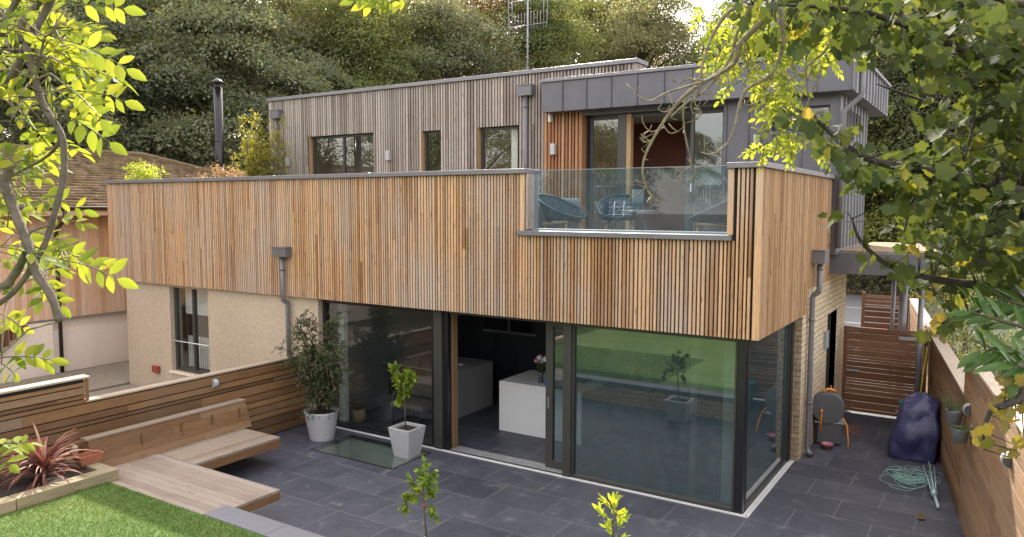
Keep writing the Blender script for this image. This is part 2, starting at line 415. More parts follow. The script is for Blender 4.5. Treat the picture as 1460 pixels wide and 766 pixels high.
def thing(name, label, cat, loc=(0,0,0), group=None):
    o = bpy.data.objects.new(name, None); COL.objects.link(o); o.location = loc; o.empty_display_size = .2
    ORG[o.name] = tuple(loc); return tag(o, label, cat, group)
def copy_tree(o, parent=None):
    c = o.copy(); COL.objects.link(c); c.parent = parent; ORG[c.name] = ORG[o.name]
    for ch in o.children: copy_tree(ch, c)
    return c
def B(name, mat, parent, *boxes, bevel=0):
    mb = MB()
    for b in boxes: mb.box(*b)
    return mb.build(name, mat, parent, bevel=bevel)

def cloud(P, D, N, S, tv, tf, r, name, mat, parent=None, org=None):
    """many leaves: positions, growth directions, normals, sizes, one template leaf"""
    P = np.asarray(P, float); D = np.asarray(D, float); N = np.asarray(N, float)
    D = D/np.maximum(np.linalg.norm(D, axis=1, keepdims=True), 1e-9)
    X = np.cross(D, N); X /= np.maximum(np.linalg.norm(X, axis=1, keepdims=True), 1e-9)
    Z = np.cross(X, D)
    tv = np.asarray(tv, float); S = np.asarray(S, float).reshape(-1,1,1)
    V = P[:,None,:] + S*(tv[None,:,0,None]*X[:,None,:] + tv[None,:,1,None]*D[:,None,:] + tv[None,:,2,None]*Z[:,None,:])
    n, k = len(P), len(tv)
    o0 = Vector(ORG[parent.name]) if parent is not None else Vector(org or (0,0,0))
    V = V.reshape(-1,3) - np.array(o0)
    sizes = np.array([len(f) for f in tf]); flat = np.concatenate([np.array(f) for f in tf])
    loops = (flat[None,:] + (np.arange(n)*k)[:,None]).ravel()
    ls = np.tile(sizes, n); start = np.concatenate([[0], np.cumsum(ls)[:-1]])
    me = bpy.data.meshes.new(name)
    me.vertices.add(len(V)); me.vertices.foreach_set('co', V.astype(np.float32).ravel())
    me.loops.add(len(loops)); me.loops.foreach_set('vertex_index', loops.astype(np.int32))
    me.polygons.add(len(ls)); me.polygons.foreach_set('loop_start', start.astype(np.int32)); me.polygons.foreach_set('loop_total', ls.astype(np.int32))
    a = me.attributes.new('rnd', 'FLOAT', 'FACE'); a.data.foreach_set('value', np.repeat(np.asarray(r, float), len(tf)).astype(np.float32))
    me.materials.append(M[mat]); me.update(calc_edges=True)
    return link(name, me, parent, o0)

# template leaves (length 1 along y)
L_DIAMOND = ([(0,0,0),(.32,.5,.06),(0,1,-.05),(-.32,.5,.06)], [(0,1,2,3)])
L_OVAL = ([(0,0,0),(.17,.22,.035),(.235,.5,.05),(.14,.8,.0),(0,1,-.07),(-.14,.8,.0),(-.235,.5,.05),(-.17,.22,.035),(0,.5,-.01)],
          [(0,1,2,8),(8,2,3,4),(0,8,6,7),(8,4,5,6)])
L_LANCE = ([(0,0,0),(.10,.2,.02),(.15,.5,.03),(.09,.82,-.02),(0,1,-.10),(-.09,.82,-.02),(-.15,.5,.03),(-.10,.2,.02),(0,.5,-.01)],
          [(0,1,2,8),(8,2,3,4),(0,8,6,7),(8,4,5,6)])
_mh = [(0,.02),(.12,-.04),(.27,-.10),(.36,.0),(.50,.04),(.46,.15),(.42,.25),(.53,.33),(.56,.44),(.64,.56),(.50,.57),(.41,.64),(.31,.60),(.30,.72),(.25,.84),(.12,.90)]
_mp = _mh + [(0,1.02)] + [(-x,y) for x,y in reversed(_mh[1:])]
L_MAPLE = ([(x,y,.10*abs(x)-.10*y*y) for x,y in _mp] + [(0,.32,-.03)], [(i, (i+1)%len(_mp), len(_mp)) for i in range(len(_mp))])

def unit(n):
    v = rng.normal(size=(n,3)); return v/np.linalg.norm(v, axis=1, keepdims=True)
# ================================================================ SETTING
def sheet_hole(name, mat, x0, x1, y0, y1, z, hx0, hx1, hy0, hy1):
    mb = MB(); xs = [x0,hx0,hx1,x1]; ys = [y0,hy0,hy1,y1]
    vs = [(x,y,z) for y in ys for x in xs]
    fs = [(j*4+i, j*4+i+1, (j+1)*4+i+1, (j+1)*4+i) for j in range(3) for i in range(3) if not (i==1 and j==1)]
    mb.add(vs, fs, .5); return tag(mb.build(name, mat), kind='structure')
SK = (-7.10, -5.25, -1.16, -.16)       # walk-on rooflight in the patio
sheet_hole('ground', 'earth', -400, 400, -400, 500, -.05, *SK)
sheet_hole('patio', 'patio_tiles', -8.36, 3.3, -4.30, 14.5, 0.0, *SK)
tag(MB().box(-14.3,-8.40,-9,-.05,-.12,-.01,.5).box(-16.9,-14.5,-9,14,-.12,-.01,.5).build('side_path', 'gravel'), kind='structure')
tag(MB().quad((-17,18.85,-.03),(60,17.5,-.03),(60,28.2,-.03),(-17,29.6,-.03),.5).build('road', 'asphalt'), kind='structure')
mb = MB()
for x in np.arange(-14, 50, 5.5):
    y = 24.2-.0175*x
    mb.quad((x,y,-.026),(x+2.6,y-.045,-.026),(x+2.6,y+.06,-.026),(x,y+.105,-.026))
mb.quad((-17,19.95,-.026),(60,18.6,-.026),(60,18.72,-.026),(-17,20.07,-.026))
tag(mb.build('road_marking', 'road_paint'), kind='structure')
tag(MB().box(-60,60,30.4,60,-.05,.10,.5).build('verge', 'verge'), kind='structure')
tag(MB().box(-17,60,14.5,17.4,-.045,-.01,.5).build('pavement', 'gravel'), kind='structure')
tag(MB().box(-8.5,25,-60,-4.56,-.04,.455,.5).build('lawn', 'lawn'), kind='structure')
# a wooded bank behind the road
mb = MB(); n = 40
for i in range(n+1):
    for j, (y, z) in enumerate([(33,.05),(40,1.5),(55,5),(90,9)]):
        mb.v.append((-110+i*5.5, y+2*math.sin(i*.9+j), z*(1+.15*math.sin(i*1.7+j))))
for i in range(n):
    for j in range(3): mb.f.append([i*4+j,(i+1)*4+j,(i+1)*4+j+1,i*4+j+1]); mb.r.append(.5); mb.smooth.append(True)
tag(mb.build('wooded_bank', 'verge'), kind='structure')

# ================================================================ HOUSE
house = thing('house', 'modern flat roofed house clad in timber battens and grey metal with glass walls below', 'house', (-6, 4, 0))
H_ = house
ZS, ZT = 2.43, 4.65
YF = -.13
# --- masonry and cores
B('floor_slab', 'paint_pale', H_, (-14.6,-.14,.30,6.8,2.47,3.42,.5))
def wallgrid(x0, x1, z0, z1, holes, y0, y1, mb=None, swap=False):
    mb = mb or MB()
    xs = sorted({x0,x1,*[h[0] for h in holes],*[h[1] for h in holes]}); zs = sorted({z0,z1,*[h[2] for h in holes],*[h[3] for h in holes]})
    for i in range(len(xs)-1):
        run = None
        for j in range(len(zs)-1):
            cx, cz = (xs[i]+xs[i+1])/2, (zs[j]+zs[j+1])/2
            if any(h[0]<cx<h[1] and h[2]<cz<h[3] for h in holes):
                if run: mb.box(*((xs[i],xs[i+1],y0,y1) if not swap else (y0,y1,xs[i],xs[i+1])), run[0], run[1], .5); run = None
            else: run = (run[0] if run else zs[j], zs[j+1])
        if run: mb.box(*((xs[i],xs[i+1],y0,y1) if not swap else (y0,y1,xs[i],xs[i+1])), run[0], run[1], .5)
    return mb
# ground floor stucco wall with the tall window
wallgrid(-14.37,-8.06,-.15,2.46,[(-12.70,-11.36,.50,2.37)],-.02,.26).box(-14.37,-14.1,.262,6.8,-.15,2.46,.5).box(-8.33,-8.06,.262,6.8,-.15,2.46,.5).build('stucco_wall','stucco',H_)
# stone wall to the side passage
DOORY = (4.95, 5.90)
wallgrid(2.80, 6.85, -.02, 3.40, [(*DOORY, -.02, 2.16)], -.24, .046, swap=True).build('stone_wall', 'stone_side', H_)
B('stone_reveal', 'stone_front', H_, (-.24,.044,2.785,2.797,0,2.42,.5)); B('stone_reveal', 'stone_front', H_, (-.16,.040,5.90,5.912,0,2.15,.5))
B('rear_wall', 'stucco', H_, (-14.37,-.242,6.86,7.05,-.1,3.4,.5)); B('rear_wall', 'stucco', H_, (-14.5,-5.0,10.6,10.78,3.42,7.0,.5)); B('rear_wall', 'zinc', H_, (-5.0,-.02,7.60,7.78,3.4,6.15,.5))
B('rear_wall', 'stucco', H_, (-5.02,-4.99,7.05,10.6,3.42,7.0,.5))
B('stone_joint', 'lamp_dark', H_, (.047,.052,3.43,3.445,0,2.8,.5))
# parapet core
core = MB()
core.box(-14.78,-3.45,-.092,.27,2.46,4.64,.5).box(-3.45,-.31,-.092,.27,2.46,3.71,.5).box(-.31,.07,-.092,.27,2.46,4.64,.5)
core.box(-.29,.07,.272,2.80,2.46,4.64,.5).box(-.29,.07,2.802,4.58,2.86,4.64,.5)
core.box(-14.78,-14.45,.272,4.58,2.46,4.64,.5)
core.build('parapet_core', 'membrane', H_)
B('soffit', 'membrane', H_, (-14.78,.06,-.09,.30,2.44,2.458,.5))
# battens: front
def battens(x0, x1, z0, z1, y0, y1, holes=(), axis='x', pitch=.056, wide=(.026,.040), seedgap=.0, mb=None):
    mb = mb or MB(); x = x0
    while x < x1-.016:
        wd = random.choice([wide[0], wide[1], (wide[0]+wide[1])/2])
        if x+wd > x1: wd = x1-x-.004
        if wd < .012: break
        segs = [(z0, z1)]
        for h in holes:
            if x+wd > h[0]+.004 and x < h[1]-.004:
                ns = []
                for a, b in segs:
                    if h[2] > a: ns.append((a, min(b,h[2])))
                    if h[3] < b: ns.append((max(a,h[3]), b))
                segs = [q for q in ns if q[1]-q[0] > .02]
        dy = random.uniform(-.003,.003)
        for a, b in segs:
            # boards are joined end to end here and there
            cut = [a, b]
            if b-a > 1.6 and random.random() < .35: cut = [a, random.uniform(a+.5,b-.5), b]
            for c0, c1 in zip(cut[:-1], cut[1:]):
                rr = random.random()
                if axis == 'x': mb.box(x, x+wd, y0+dy, y1, c0, c1-.001, rr)
                else: mb.box(y0, y1+dy, x, x+wd, c0, c1-.001, rr)
        x += wd + pitch - sum(wide)/2 + random.uniform(-.002,.002)
    return mb
notch = (-3.46, -.258, 3.71, 5)
mb = battens(-14.70, .004, ZS, ZT, YF, -.093, [notch], pitch=.056)
mb.box(-.336,-.262,YF-.005,-.093,3.79,ZT,.5).box(-.336,-.311,-.092,.262,3.79,ZT,.4)
mb.box(-14.81,-14.71,YF-.004,-.093,ZS,ZT,.3).box(.022,.108,YF-.004,-.093,ZS,ZT,.62).box(-3.53,-3.462,YF-.005,-.093,3.70,ZT,.6)
front_clad = mb.build('timber_cladding', 'larch', H_)
front_clad['label'] = 'pale larch battens with grey weather stains on the front parapet'
# cheek of the notch
mb = MB()
y = -.09
while y < .25: mb.box(-3.455,-3.43,y,y+.035,3.80,ZT,random.random()); y += .052
mb.build('cheek_cladding', 'larch_grey', H_)
# side battens (right)
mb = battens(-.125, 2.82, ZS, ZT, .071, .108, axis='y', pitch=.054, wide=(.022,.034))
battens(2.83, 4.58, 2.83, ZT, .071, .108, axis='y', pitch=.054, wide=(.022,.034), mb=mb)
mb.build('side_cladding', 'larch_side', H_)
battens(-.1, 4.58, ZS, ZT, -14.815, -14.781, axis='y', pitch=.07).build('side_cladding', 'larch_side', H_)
# inner face of terrace parapet
mb = battens(-14.4,-.3, 3.45, ZT, .271, .295, [(-3.5,-.28,3.5,5)], pitch=.08); mb.build('inner_cladding','larch_grey',H_)
battens(.31, 4.5, 3.45, ZT, -.315, -.291, axis='y', pitch=.08).build('inner_cladding','larch_grey',H_)
# copings
cp = MB()
cp.box(-14.86,-3.43,YF-.045,.31,4.652,4.725,.5).box(-.35,.15,YF-.045,.31,4.652,4.725,.5)
cp.box(-.335,.15,.312,4.585,4.652,4.725,.5).box(-14.86,-14.40,.312,4.585,4.652,4.725,.5)
for x in np.arange(-14, -3.6, 2.45): cp.box(x, x+.05, YF-.048, .313, 4.654, 4.729, .5)
cp.build('parapet_coping', 'coping_metal', H_, bevel=.006)
B('balcony_coping', 'coping_metal', H_, (-3.56,-.27,YF-.05,.30,3.712,3.785,.5), (-1.92,-1.885,YF-.053,.302,3.714,3.789,.5), bevel=.006)
B('terrace_deck', 'deck', H_, *[(-14.4,-.32,.30+i*.145,.30+i*.145+.138,3.43,3.56,random.random()) for i in range(29)])
# balustrade
gb = MB().quad((-3.40,.08,3.79),(-.33,.08,3.79),(-.33,.08,4.70),(-3.40,.08,4.70))
bal = MB().box(-3.42,-.32,.04,.12,3.787,3.815,.5).box(-3.405,-.33,.076,.084,4.697,4.705,.5).build('balustrade', 'aerial_metal', H_)
p_ = gb.build('pane', 'balustrade_glass', bal)

# --- glazing of the ground floor
def frame(name, x0, x1, z0, z1, y0, y1, t, mat='frame_metal', glassmat='window_glass', gy=None, cols=None, tb=None, tt=None, parent=H_, ax='x', pane=True):
    tb = t if tb is None else tb; tt = t if tt is None else tt
    mb = MB()
    def bx(a0,a1,c0,c1,e=0):
        if ax == 'x': mb.box(a0,a1,y0-e,y1+e,c0,c1,.5)
        else: mb.box(y0-e,y1+e,a0,a1,c0,c1,.5)
    bx(x0,x0+t,z0,z1); bx(x1-t,x1,z0,z1); bx(x0+t,x1-t,z0,z0+tb); bx(x0+t,x1-t,z1-tt,z1)
    for c in cols or []: bx(c-t/2,c+t/2,z0+tb,z1-tt,.002)
    fr = mb.build(name, mat, parent, bevel=.004)
    if pane:
        g = (y0+y1)/2 if gy is None else gy
        xs = [x0+t]+[k for c in (cols or []) for k in (c-t/2,c+t/2)]+[x1-t]
        for a, b in zip(xs[::2], xs[1::2]):
            m2 = MB()
            if ax == 'x': m2.quad((a,g,z0+tb),(b,g,z0+tb),(b,g,z1-tt),(a,g,z1-tt))
            else: m2.quad((g,a,z0+tb),(g,b,z0+tb),(g,b,z1-tt),(g,a,z1-tt))
            m2.build('pane', glassmat, fr)
    return fr
frame('fixed_window', -8.05,-5.37, 0,2.44, .08,.20, .07, gy=.13, glassmat='front_glass', tb=.06, tt=.10, mat='frame_black')
B('mullion', 'frame_metal', H_, (-5.368,-5.20,.05,.24,0,2.44,.5), bevel=.004)
B('mullion', 'frame_black', H_, (-5.198,-5.10,.10,.34,0,2.40,.5))
B('mullion', 'jamb_wood', H_, (-5.098,-5.07,.20,.34,0,2.40,.5))
B('head_frame', 'frame_metal', H_, (-5.06,-2.80,.08,.34,2.36,2.44,.5))
dl = frame('sliding_door', -3.26,-2.74, .03,2.38, .22,.30, .13, gy=.26, glassmat='mirror_glass', tb=.12, tt=.10)
MB().box(-3.215,-3.18,.205,.22,.98,1.16,.5).build('handle', 'steel', dl)
B('mullion', 'frame_metal', H_, (-2.86,-2.72,.05,.215,0,2.44,.5), bevel=.004)
frame('fixed_window', -2.718,-.215, 0,2.44, .08,.20, .03, gy=.13, glassmat='mirror_glass', tb=.055, tt=.09)
B('corner_post', 'frame_black', H_, (-.205,-.095,.06,.18,0,2.44,.5))
frame('side_window', .21,2.62, 0,2.44, -.19,-.09, .03, gy=-.13, glassmat='mirror_glass', tb=.045, tt=.09, ax='y', mat='frame_metal')
B('side_post', 'frame_black', H_, (-.2,-.07,2.62,2.78,0,2.44,.5))
# threshold with tracks
tk = [(-8.05,-.10,.075,.085,0,.018,.5)]+[(-5.06,-2.86,y,y+.018,.002,.02,.5) for y in (.10,.16,.22,.28,.33)]
B('threshold', 'track_metal', H_, (-5.06,-2.86,.10,.36,.001,.012,.5), *tk[1:])
# inner posts near corner
B('inner_post', 'paint_warm', H_, (-.93,-.85,.30,.38,0,2.44,.5))
B('inner_post', 'curtain', H_, (-.46,-.32,.30,.44,0,2.44,.5))
B('inner_post', 'curtain', H_, (-7.98,-7.82,.40,.50,0,2.44,.5))
# interior shell
B('kitchen_floor', 'kitchen_tiles', H_, (-8.05,-.14,.205,4.6,-.03,-.003,.5))
B('inner_wall', 'paint_grey', H_, (-8.05,-.26,4.45,4.55,0,2.45,.5), (-8.06,-8.03,.30,4.45,0,2.45,.5), (-.25,-.245,2.80,4.45,0,2.45,.5))
B('kitchen_ceiling', 'paint_warm', H_, (-8.05,-.16,.3,4.5,2.445,2.468,.5))
# stucco side window: tall casement with a rail
wf = frame('window', -12.68,-11.38, .50,2.44, .07,.15, .07, cols=[-12.0], glassmat='window_glass')
wf['label'] = 'tall dark framed double window in the stucco wall'
MB().tube([(-12.70,.03,1.17),(-11.36,.03,1.17)], .012, 6).build('rail', 'white_metal', wf)
MB().box(-12.75,-11.31,-.06,.1,.455,.495,.5).build('sill', 'stucco_pale', wf)
B('inner_room', 'paint_brown', H_, (-13.4,-10.6,1.6,1.65,0,2.4,.5))
B('blind', 'curtain', H_, (-12.6,-11.4,.30,.31,1.75,2.4,.5)); B('curtain', 'curtain', H_, *[(-12.6+i*.075,-12.56+i*.075,.34,.36,.55,1.25,.5) for i in range(16)])
# side door in the stone wall
frame('side_door', DOORY[0],DOORY[1], 0,2.16, -.14,-.06, .08, gy=-.1, ax='y', mat='frame_metal', glassmat='window_glass')
B('meter_box', 'plastic_light', H_, (.047,.09,4.62,4.90,1.56,1.88,.5), bevel=.005)

# --- upper storey, weathered timber part
UY = 4.6
holes = [(-13.24,-10.92,3.45,6.02), (-9.33,-8.73,3.45,5.97), (-7.65,-6.57,3.45,5.97)]
wallgrid(-14.79,-5.02,3.42,7.05,holes,UY+.04,UY+.30).box(-14.79,-14.5,UY+.302,11,3.42,7.05,.5).box(-3.95,-3.72,UY+.302,5.1,6.4,7.05,.5).build('upper_wall_core','membrane',H_)
mb = battens(-14.71,-5.86,3.46,7.06,UY,UY+.037,holes,pitch=.079,wide=(.038,.058))
battens(-5.86,-3.78,6.7,7.06,UY,UY+.037,(),pitch=.079,wide=(.038,.058),mb=mb)
mb.box(-14.82,-14.72,UY-.004,UY+.037,3.46,7.06,.9).box(-3.775,-3.70,UY-.004,UY+.037,6.7,7.06,.5)
battens(UY+.04, 5.12, 6.6, 7.06, -3.718, -3.69, (), 'y', .07, (.04,.05), mb=mb)
uc = mb.build('upper_cladding', 'larch_grey', H_); uc['label'] = 'silver grey weathered battens of the upper storey'
mb = battens(-5.86,-4.98,3.46,6.2,UY,UY+.037,(),pitch=.086,wide=(.045,.062)); mb.box(-4.985,-4.925,UY-.004,UY+.28,3.46,6.2,.4)
cc = mb.build('cedar_cladding', 'cedar', H_); cc['label'] = 'orange sheltered battens beside the terrace doors'
# wooden window reveals
for h in holes:
    B('window_reveal', 'frame_wood', H_, (h[0]-.001,h[0]+.012,UY+.005,UY+.18,3.46,h[3],.3))
def uwin(x0,x1,z1,cols=None,t=.055,label=None):
    f = frame('window', x0+.013,x1-.002, 3.9,z1-.004, UY+.12,UY+.19, t, cols=cols, gy=UY+.155)
    if label: f['label'] = label
uwin(-13.24,-10.92,6.02,[-12.06],.06,'wide two pane upper window'); uwin(-9.33,-8.73,5.97,label='narrow upper window with a lit room behind'); uwin(-7.65,-6.57,5.97,label='single pane upper window reflecting trees')
B('upper_room', 'paint_warm', H_, (-14.4,-5.1,6.5,6.55,3.5,6.3,.5), (-14.4,-14.35,4.95,6.5,3.5,6.3,.5), (-10.4,-10.35,4.92,6.5,3.5,6.3,.5), (-8.2,-8.15,4.92,6.5,3.5,6.3,.5), (-14.4,-5.1,4.92,6.5,6.31,6.34,.5))
B('blind', 'curtain', H_, (-6.88,-6.6,4.86,4.87,3.9,5.9,.5))
# roof of timber block + coping
B('upper_roof', 'membrane', H_, (-14.79,-3.72,UY+.1,10.8,7.0,7.04,.5))
cp = MB().box(-14.87,-3.66,UY-.05,UY+.33,7.065,7.15,.5).box(-14.87,-14.5,UY+.332,10.9,7.065,7.15,.5).box(-4.0,-3.66,UY+.332,5.12,7.065,7.15,.5)
for x in np.arange(-13.5,-4,2.45): cp.box(x,x+.045,UY-.053,UY+.333,7.067,7.154,.5)
cp.build('roof_coping', 'coping_metal', H_, bevel=.006)

# --- grey metal part
GX = .20
holes = [(-4.92,-1.89,3.42,6.08), (-.99,.02,5.55,5.97)]
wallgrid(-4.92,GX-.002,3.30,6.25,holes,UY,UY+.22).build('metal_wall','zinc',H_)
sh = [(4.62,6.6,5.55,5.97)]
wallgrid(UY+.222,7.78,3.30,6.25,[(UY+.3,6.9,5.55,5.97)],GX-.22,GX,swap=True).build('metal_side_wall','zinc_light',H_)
sm = MB()
for x in (-1.834,-1.414,-.974,-.45): sm.box(x-.009,x+.009,UY-.032,UY+.002,3.45,6.2 if x<-1 else 5.49,.5)
for x in (-4.45,-3.75,-3.1,-2.45,-.5): sm.box(x-.009,x+.009,UY-.028,UY+.002,6.10 if x<-1 else 6.0,6.2,.5)
sm.box(-.99,GX+.02,UY-.035,UY+.002,5.475,5.535,.5)
sm.build('standing_seam', 'zinc', H_)
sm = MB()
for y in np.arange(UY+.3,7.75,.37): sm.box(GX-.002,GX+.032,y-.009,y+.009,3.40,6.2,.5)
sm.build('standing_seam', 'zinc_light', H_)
frame('window', -.99,.02,5.55,5.97,UY+.06,UY+.12,.035,gy=UY+.09,mat='frame_black')
frame('window', UY+.3,6.9,5.55,5.97,GX-.12,GX-.06,.035,gy=GX-.09,mat='frame_black',ax='y')
# big roof box with deep fascia
RX0,RX1,RY0,RY1,RZ0,RZ1 = -5.72,.44,4.25,8.9,6.16,6.78
B('metal_roof', 'zinc', H_, (RX0,RX1,RY0,RY1,RZ0,RZ1,.5))
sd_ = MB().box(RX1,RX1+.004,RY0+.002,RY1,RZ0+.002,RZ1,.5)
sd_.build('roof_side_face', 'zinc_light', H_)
sm = MB()
for k in range(11):
    x = -5.217+.5625*k
    if x < RX1: sm.box(x-.008,x+.008,RY0-.028,RY0+.002,RZ0,RZ1,.5)
sm.build('standing_seam', 'zinc', H_)
sm = MB()
for y in np.arange(4.45,8.85,.40): sm.box(RX1,RX1+.036,y-.010,y+.010,RZ0,RZ1,.5)
sm.build('standing_seam', 'zinc_light', H_)
cp = MB().box(RX0-.02,RX1+.06,RY0-.045,RY0+.3,RZ1+.002,RZ1+.068,.5).box(RX1-.25,RX1+.06,RY0+.302,RY1+.03,RZ1+.002,RZ1+.068,.5).box(RX0-.02,RX0+.25,RY0+.302,RY1,RZ1+.002,RZ1+.068,.5)
for x in (-4.75,-2.6,-.35): cp.box(x,x+.04,RY0-.048,RY0+.303,RZ1+.004,RZ1+.072,.5)
cp.build('roof_coping','coping_metal',H_,bevel=.005)
# terrace doors
B('door_jamb', 'frame_black', H_, (-4.918,-4.86,UY+.20,UY+.30,3.46,6.08,.5))
frame('terrace_door', -4.86,-4.06, 3.46,6.06, UY+.24,UY+.31, .07, gy=UY+.27, tb=.1)
B('door_stile', 'frame_metal', H_, (-4.16,-3.96,UY+.12,UY+.235,3.46,6.08,.5), bevel=.004)
B('door_stile', 'frame_wood', H_, (-3.955,-3.86,UY+.12,UY+.26,3.46,6.06,.5))
tdoor = frame('terrace_door', -2.62,-1.90, 3.46,6.06, UY+.22,UY+.29, .075, gy=UY+.25, tb=.1)
MB().box(-2.60,-2.575,UY+.205,UY+.22,4.45,4.62,.5).build('handle','white_metal',tdoor)
B('door_head', 'frame_metal', H_, (-3.86,-2.62,UY+.20,UY+.30,6.0,6.08,.5))
B('bedroom_wall', 'paint_brown', H_, (-4.9,-3.35,6.9,6.95,3.46,6.1,.5), (-4.93,-4.9,UY+.35,6.9,3.46,6.1,.5))
B('bedroom_wall', 'paint_grey', H_, (-3.35,-1.0,6.6,6.65,3.46,6.1,.5), (-1.0,-.95,UY+.3,6.6,3.46,6.1,.5))
B('bedroom_ceiling', 'paint_pale', H_, (-4.93,-.95,UY+.3,7,6.10,6.13,.5))
B('bedroom_floor', 'deck', H_, (-4.93,-.95,UY+.1,7,3.43,3.455,.5))
# canopy to the side passage
B('canopy', 'zinc', H_, (.05,1.72,4.85,9.2,2.94,3.33,.5), bevel=.008)
B('canopy_roof', 'clay_tiles', H_, (.22,1.70,5.0,9.1,3.332,3.36,.9))
for (x,y,r) in ((1.53,5.45,.047),(.98,8.2,.085),(.72,8.9,.045)):
    MB().tube([(x,y,0),(x,y,2.94)], r, 14, .5).build('column', 'gutter_metal', H_)
# hoppers and downpipes
def hopper(c, w, d, h, ax):
    """box hopper standing off the wall along ax"""
    x,y,z = c; mb = MB()
    if ax == 'y': mb.box(x-w/2,x+w/2,y-d,y,z-h,z,.5).box(x-w/2-.012,x+w/2+.012,y-d-.012,y+.0,z,z+.018,.5)
    else: mb.box(x,x+d,y-w/2,y+w/2,z-h,z,.5).box(x,x+d+.012,y-w/2-.012,y+w/2+.012,z,z+.018,.5)
    return mb.build('hopper','gutter_metal',H_,bevel=.006)
def dpipe(pts, r=.04, brk=()):
    mb = MB().tube(pts, r, 12, .5)
    for (x,y,z) in brk: mb.tube([(x,y,z-.02),(x,y,z+.02)], r+.010, 12, .5)
    return mb.build('downpipe','gutter_metal',H_)
hopper((-8.80,YF-.003,3.36),.36,.17,.17,'y')
dpipe([(-8.80,-.215,3.2),(-8.80,-.215,2.40),(-8.80,-.205,2.36),(-8.80,-.11,2.30),(-8.80,-.10,2.26),(-8.80,-.10,.05)],.045,[(-8.80,-.215,2.95),(-8.80,-.10,1.2)])
hopper((-14.42,UY-.003,6.78),.34,.17,.22,'y'); dpipe([(-14.42,UY-.09,6.6),(-14.42,UY-.09,3.5)],.045,[(-14.42,UY-.09,6.3)])
hopper((-6.28,UY-.003,6.80),.36,.17,.22,'y'); dpipe([(-6.28,UY-.09,6.6),(-6.28,UY-.09,3.5)],.045,[(-6.28,UY-.09,6.35)])
hopper((.111,3.16,3.44),.30,.20,.21,'x')
dpipe([(.215,3.16,3.25),(.215,3.16,2.80),(.205,3.16,2.76),(.125,3.16,2.70),(.115,3.16,2.66),(.115,3.16,.14),(.13,3.13,.07),(.20,3.08,.045)],.045,[(.215,3.16,3.15),(.115,3.16,2.3),(.115,3.16,.9)])
hopper((RX1+.02,4.55,6.80),.26,.17,.10,'x')
dpipe([(RX1+.10,4.55,6.72),(RX1+.10,4.55,6.12),(RX1+.07,4.55,6.07),(GX+.10,UY-.10,5.86),(GX+.07,UY-.10,5.80),(GX+.05,UY-.09,3.42)],.05)
# wall lights
for (x,z,y) in ((-10.36,5.415,UY),(-14.05,5.37,UY),(-5.61,5.395,UY),(-1.24,5.38,UY)):
    MB().box(x-.055,x+.055,y-.09,y-.002,z-.12,z+.12,.5).build('wall_light','wall_light',H_,bevel=.006)
MB().box(-5.70,-5.65,UY-.12,UY-.002,5.98,6.15,.5).build('camera_bracket','white_metal',H_,bevel=.004)
MB().box(-13.35,-13.13,-.10,-.022,.40,.55,.5).build('wall_vent','red_box',H_,bevel=.01)
# flue
fl = MB().tube([(-13.95,2.3,3.5),(-13.95,2.3,7.08)],.115,20,.5)
for z in (4.95,5.1,5.75): fl.tube([(-13.95,2.3,z),(-13.95,2.3,z+.02)],.122,20,.5)
flue = fl.build('flue','flue_metal',H_)
MB().lathe([(.10,7.08),(.075,7.1),(.075,7.2),(.17,7.2),(.17,7.22),(.03,7.31),(.0,7.315)],(-13.95,2.3,0),20,.5).build('cowl','flue_metal',flue)
# cloudy bright sky: thin white cloud over the blue
tc = nt.nodes.new('ShaderNodeTexCoord'); nz = nt.nodes.new('ShaderNodeTexNoise'); nz.inputs['Scale'].default_value = 2.6; nz.inputs['Detail'].default_value = 7; nz.inputs['Roughness'].default_value = .6
mp = nt.nodes.new('ShaderNodeMapping'); mp.inputs['Scale'].default_value = (1,1,2.2); nt.links.new(tc.outputs['Generated'], mp.inputs[0]); nt.links.new(mp.outputs[0], nz.inputs['Vector'])
cr = nt.nodes.new('ShaderNodeValToRGB'); cr.color_ramp.elements[0].position = .40; cr.color_ramp.elements[1].position = .62; nt.links.new(nz.outputs['Fac'], cr.inputs[0])
cr.color_ramp.elements[0].color = (.45,.45,.45,1); cr.color_ramp.elements[1].color = (.95,.95,.95,1)
mxs = nt.nodes.new('ShaderNodeMix'); mxs.data_type = 'RGBA'; nt.links.new(cr.outputs[0], mxs.inputs[0]); nt.links.new(sky.outputs[0], mxs.inputs[6]); mxs.inputs[7].default_value = (5.2,4.75,4.25,1)
nt.links.new(mxs.outputs[2], bg.inputs[0])

# ================================================================ GROUND THINGS
dr = thing('channel_drain', 'slotted pale metal drain strip running along the foot of the glass walls', 'drain', (-.04,0,0))
mb = MB().box(-8.06,0,0,.012,.001,.008,.5).box(-8.06,-.072,.050,.062,.001,.008,.5)
for x in np.arange(-8.05,-.03,.034): mb.box(x,x+.020,.0121,.0499,.001,.006,.5)
mb.build('grating','white_metal',dr)
mb = MB().box(-.012,0,.013,2.76,.001,.008,.5).box(-.084,-.072,.063,2.76,.001,.008,.5)
for y in np.arange(.07,2.74,.034): mb.box(-.0719,-.0121,y,y+.020,.001,.006,.5)
mb.build('grating','white_metal',dr)
sk = thing('floor_skylight', 'flush walk on glass rooflight set into the dark paving by the square pot', 'rooflight', ((SK[0]+SK[1])/2,(SK[2]+SK[3])/2,0))
x0,x1,y0,y1 = SK
MB().quad((x0+.03,y0+.03,.004),(x1-.03,y0+.03,.004),(x1-.03,y1-.03,.004),(x0+.03,y1-.03,.004)).build('pane','skylight_glass',sk)
B('frame','frame_black',sk,(x0,x0+.03,y0,y1,-.05,.006,.5),(x1-.03,x1,y0,y1,-.05,.006,.5),(x0+.03,x1-.03,y0,y0+.03,-.05,.006,.5),(x0+.03,x1-.03,y1-.03,y1,-.05,.006,.5))
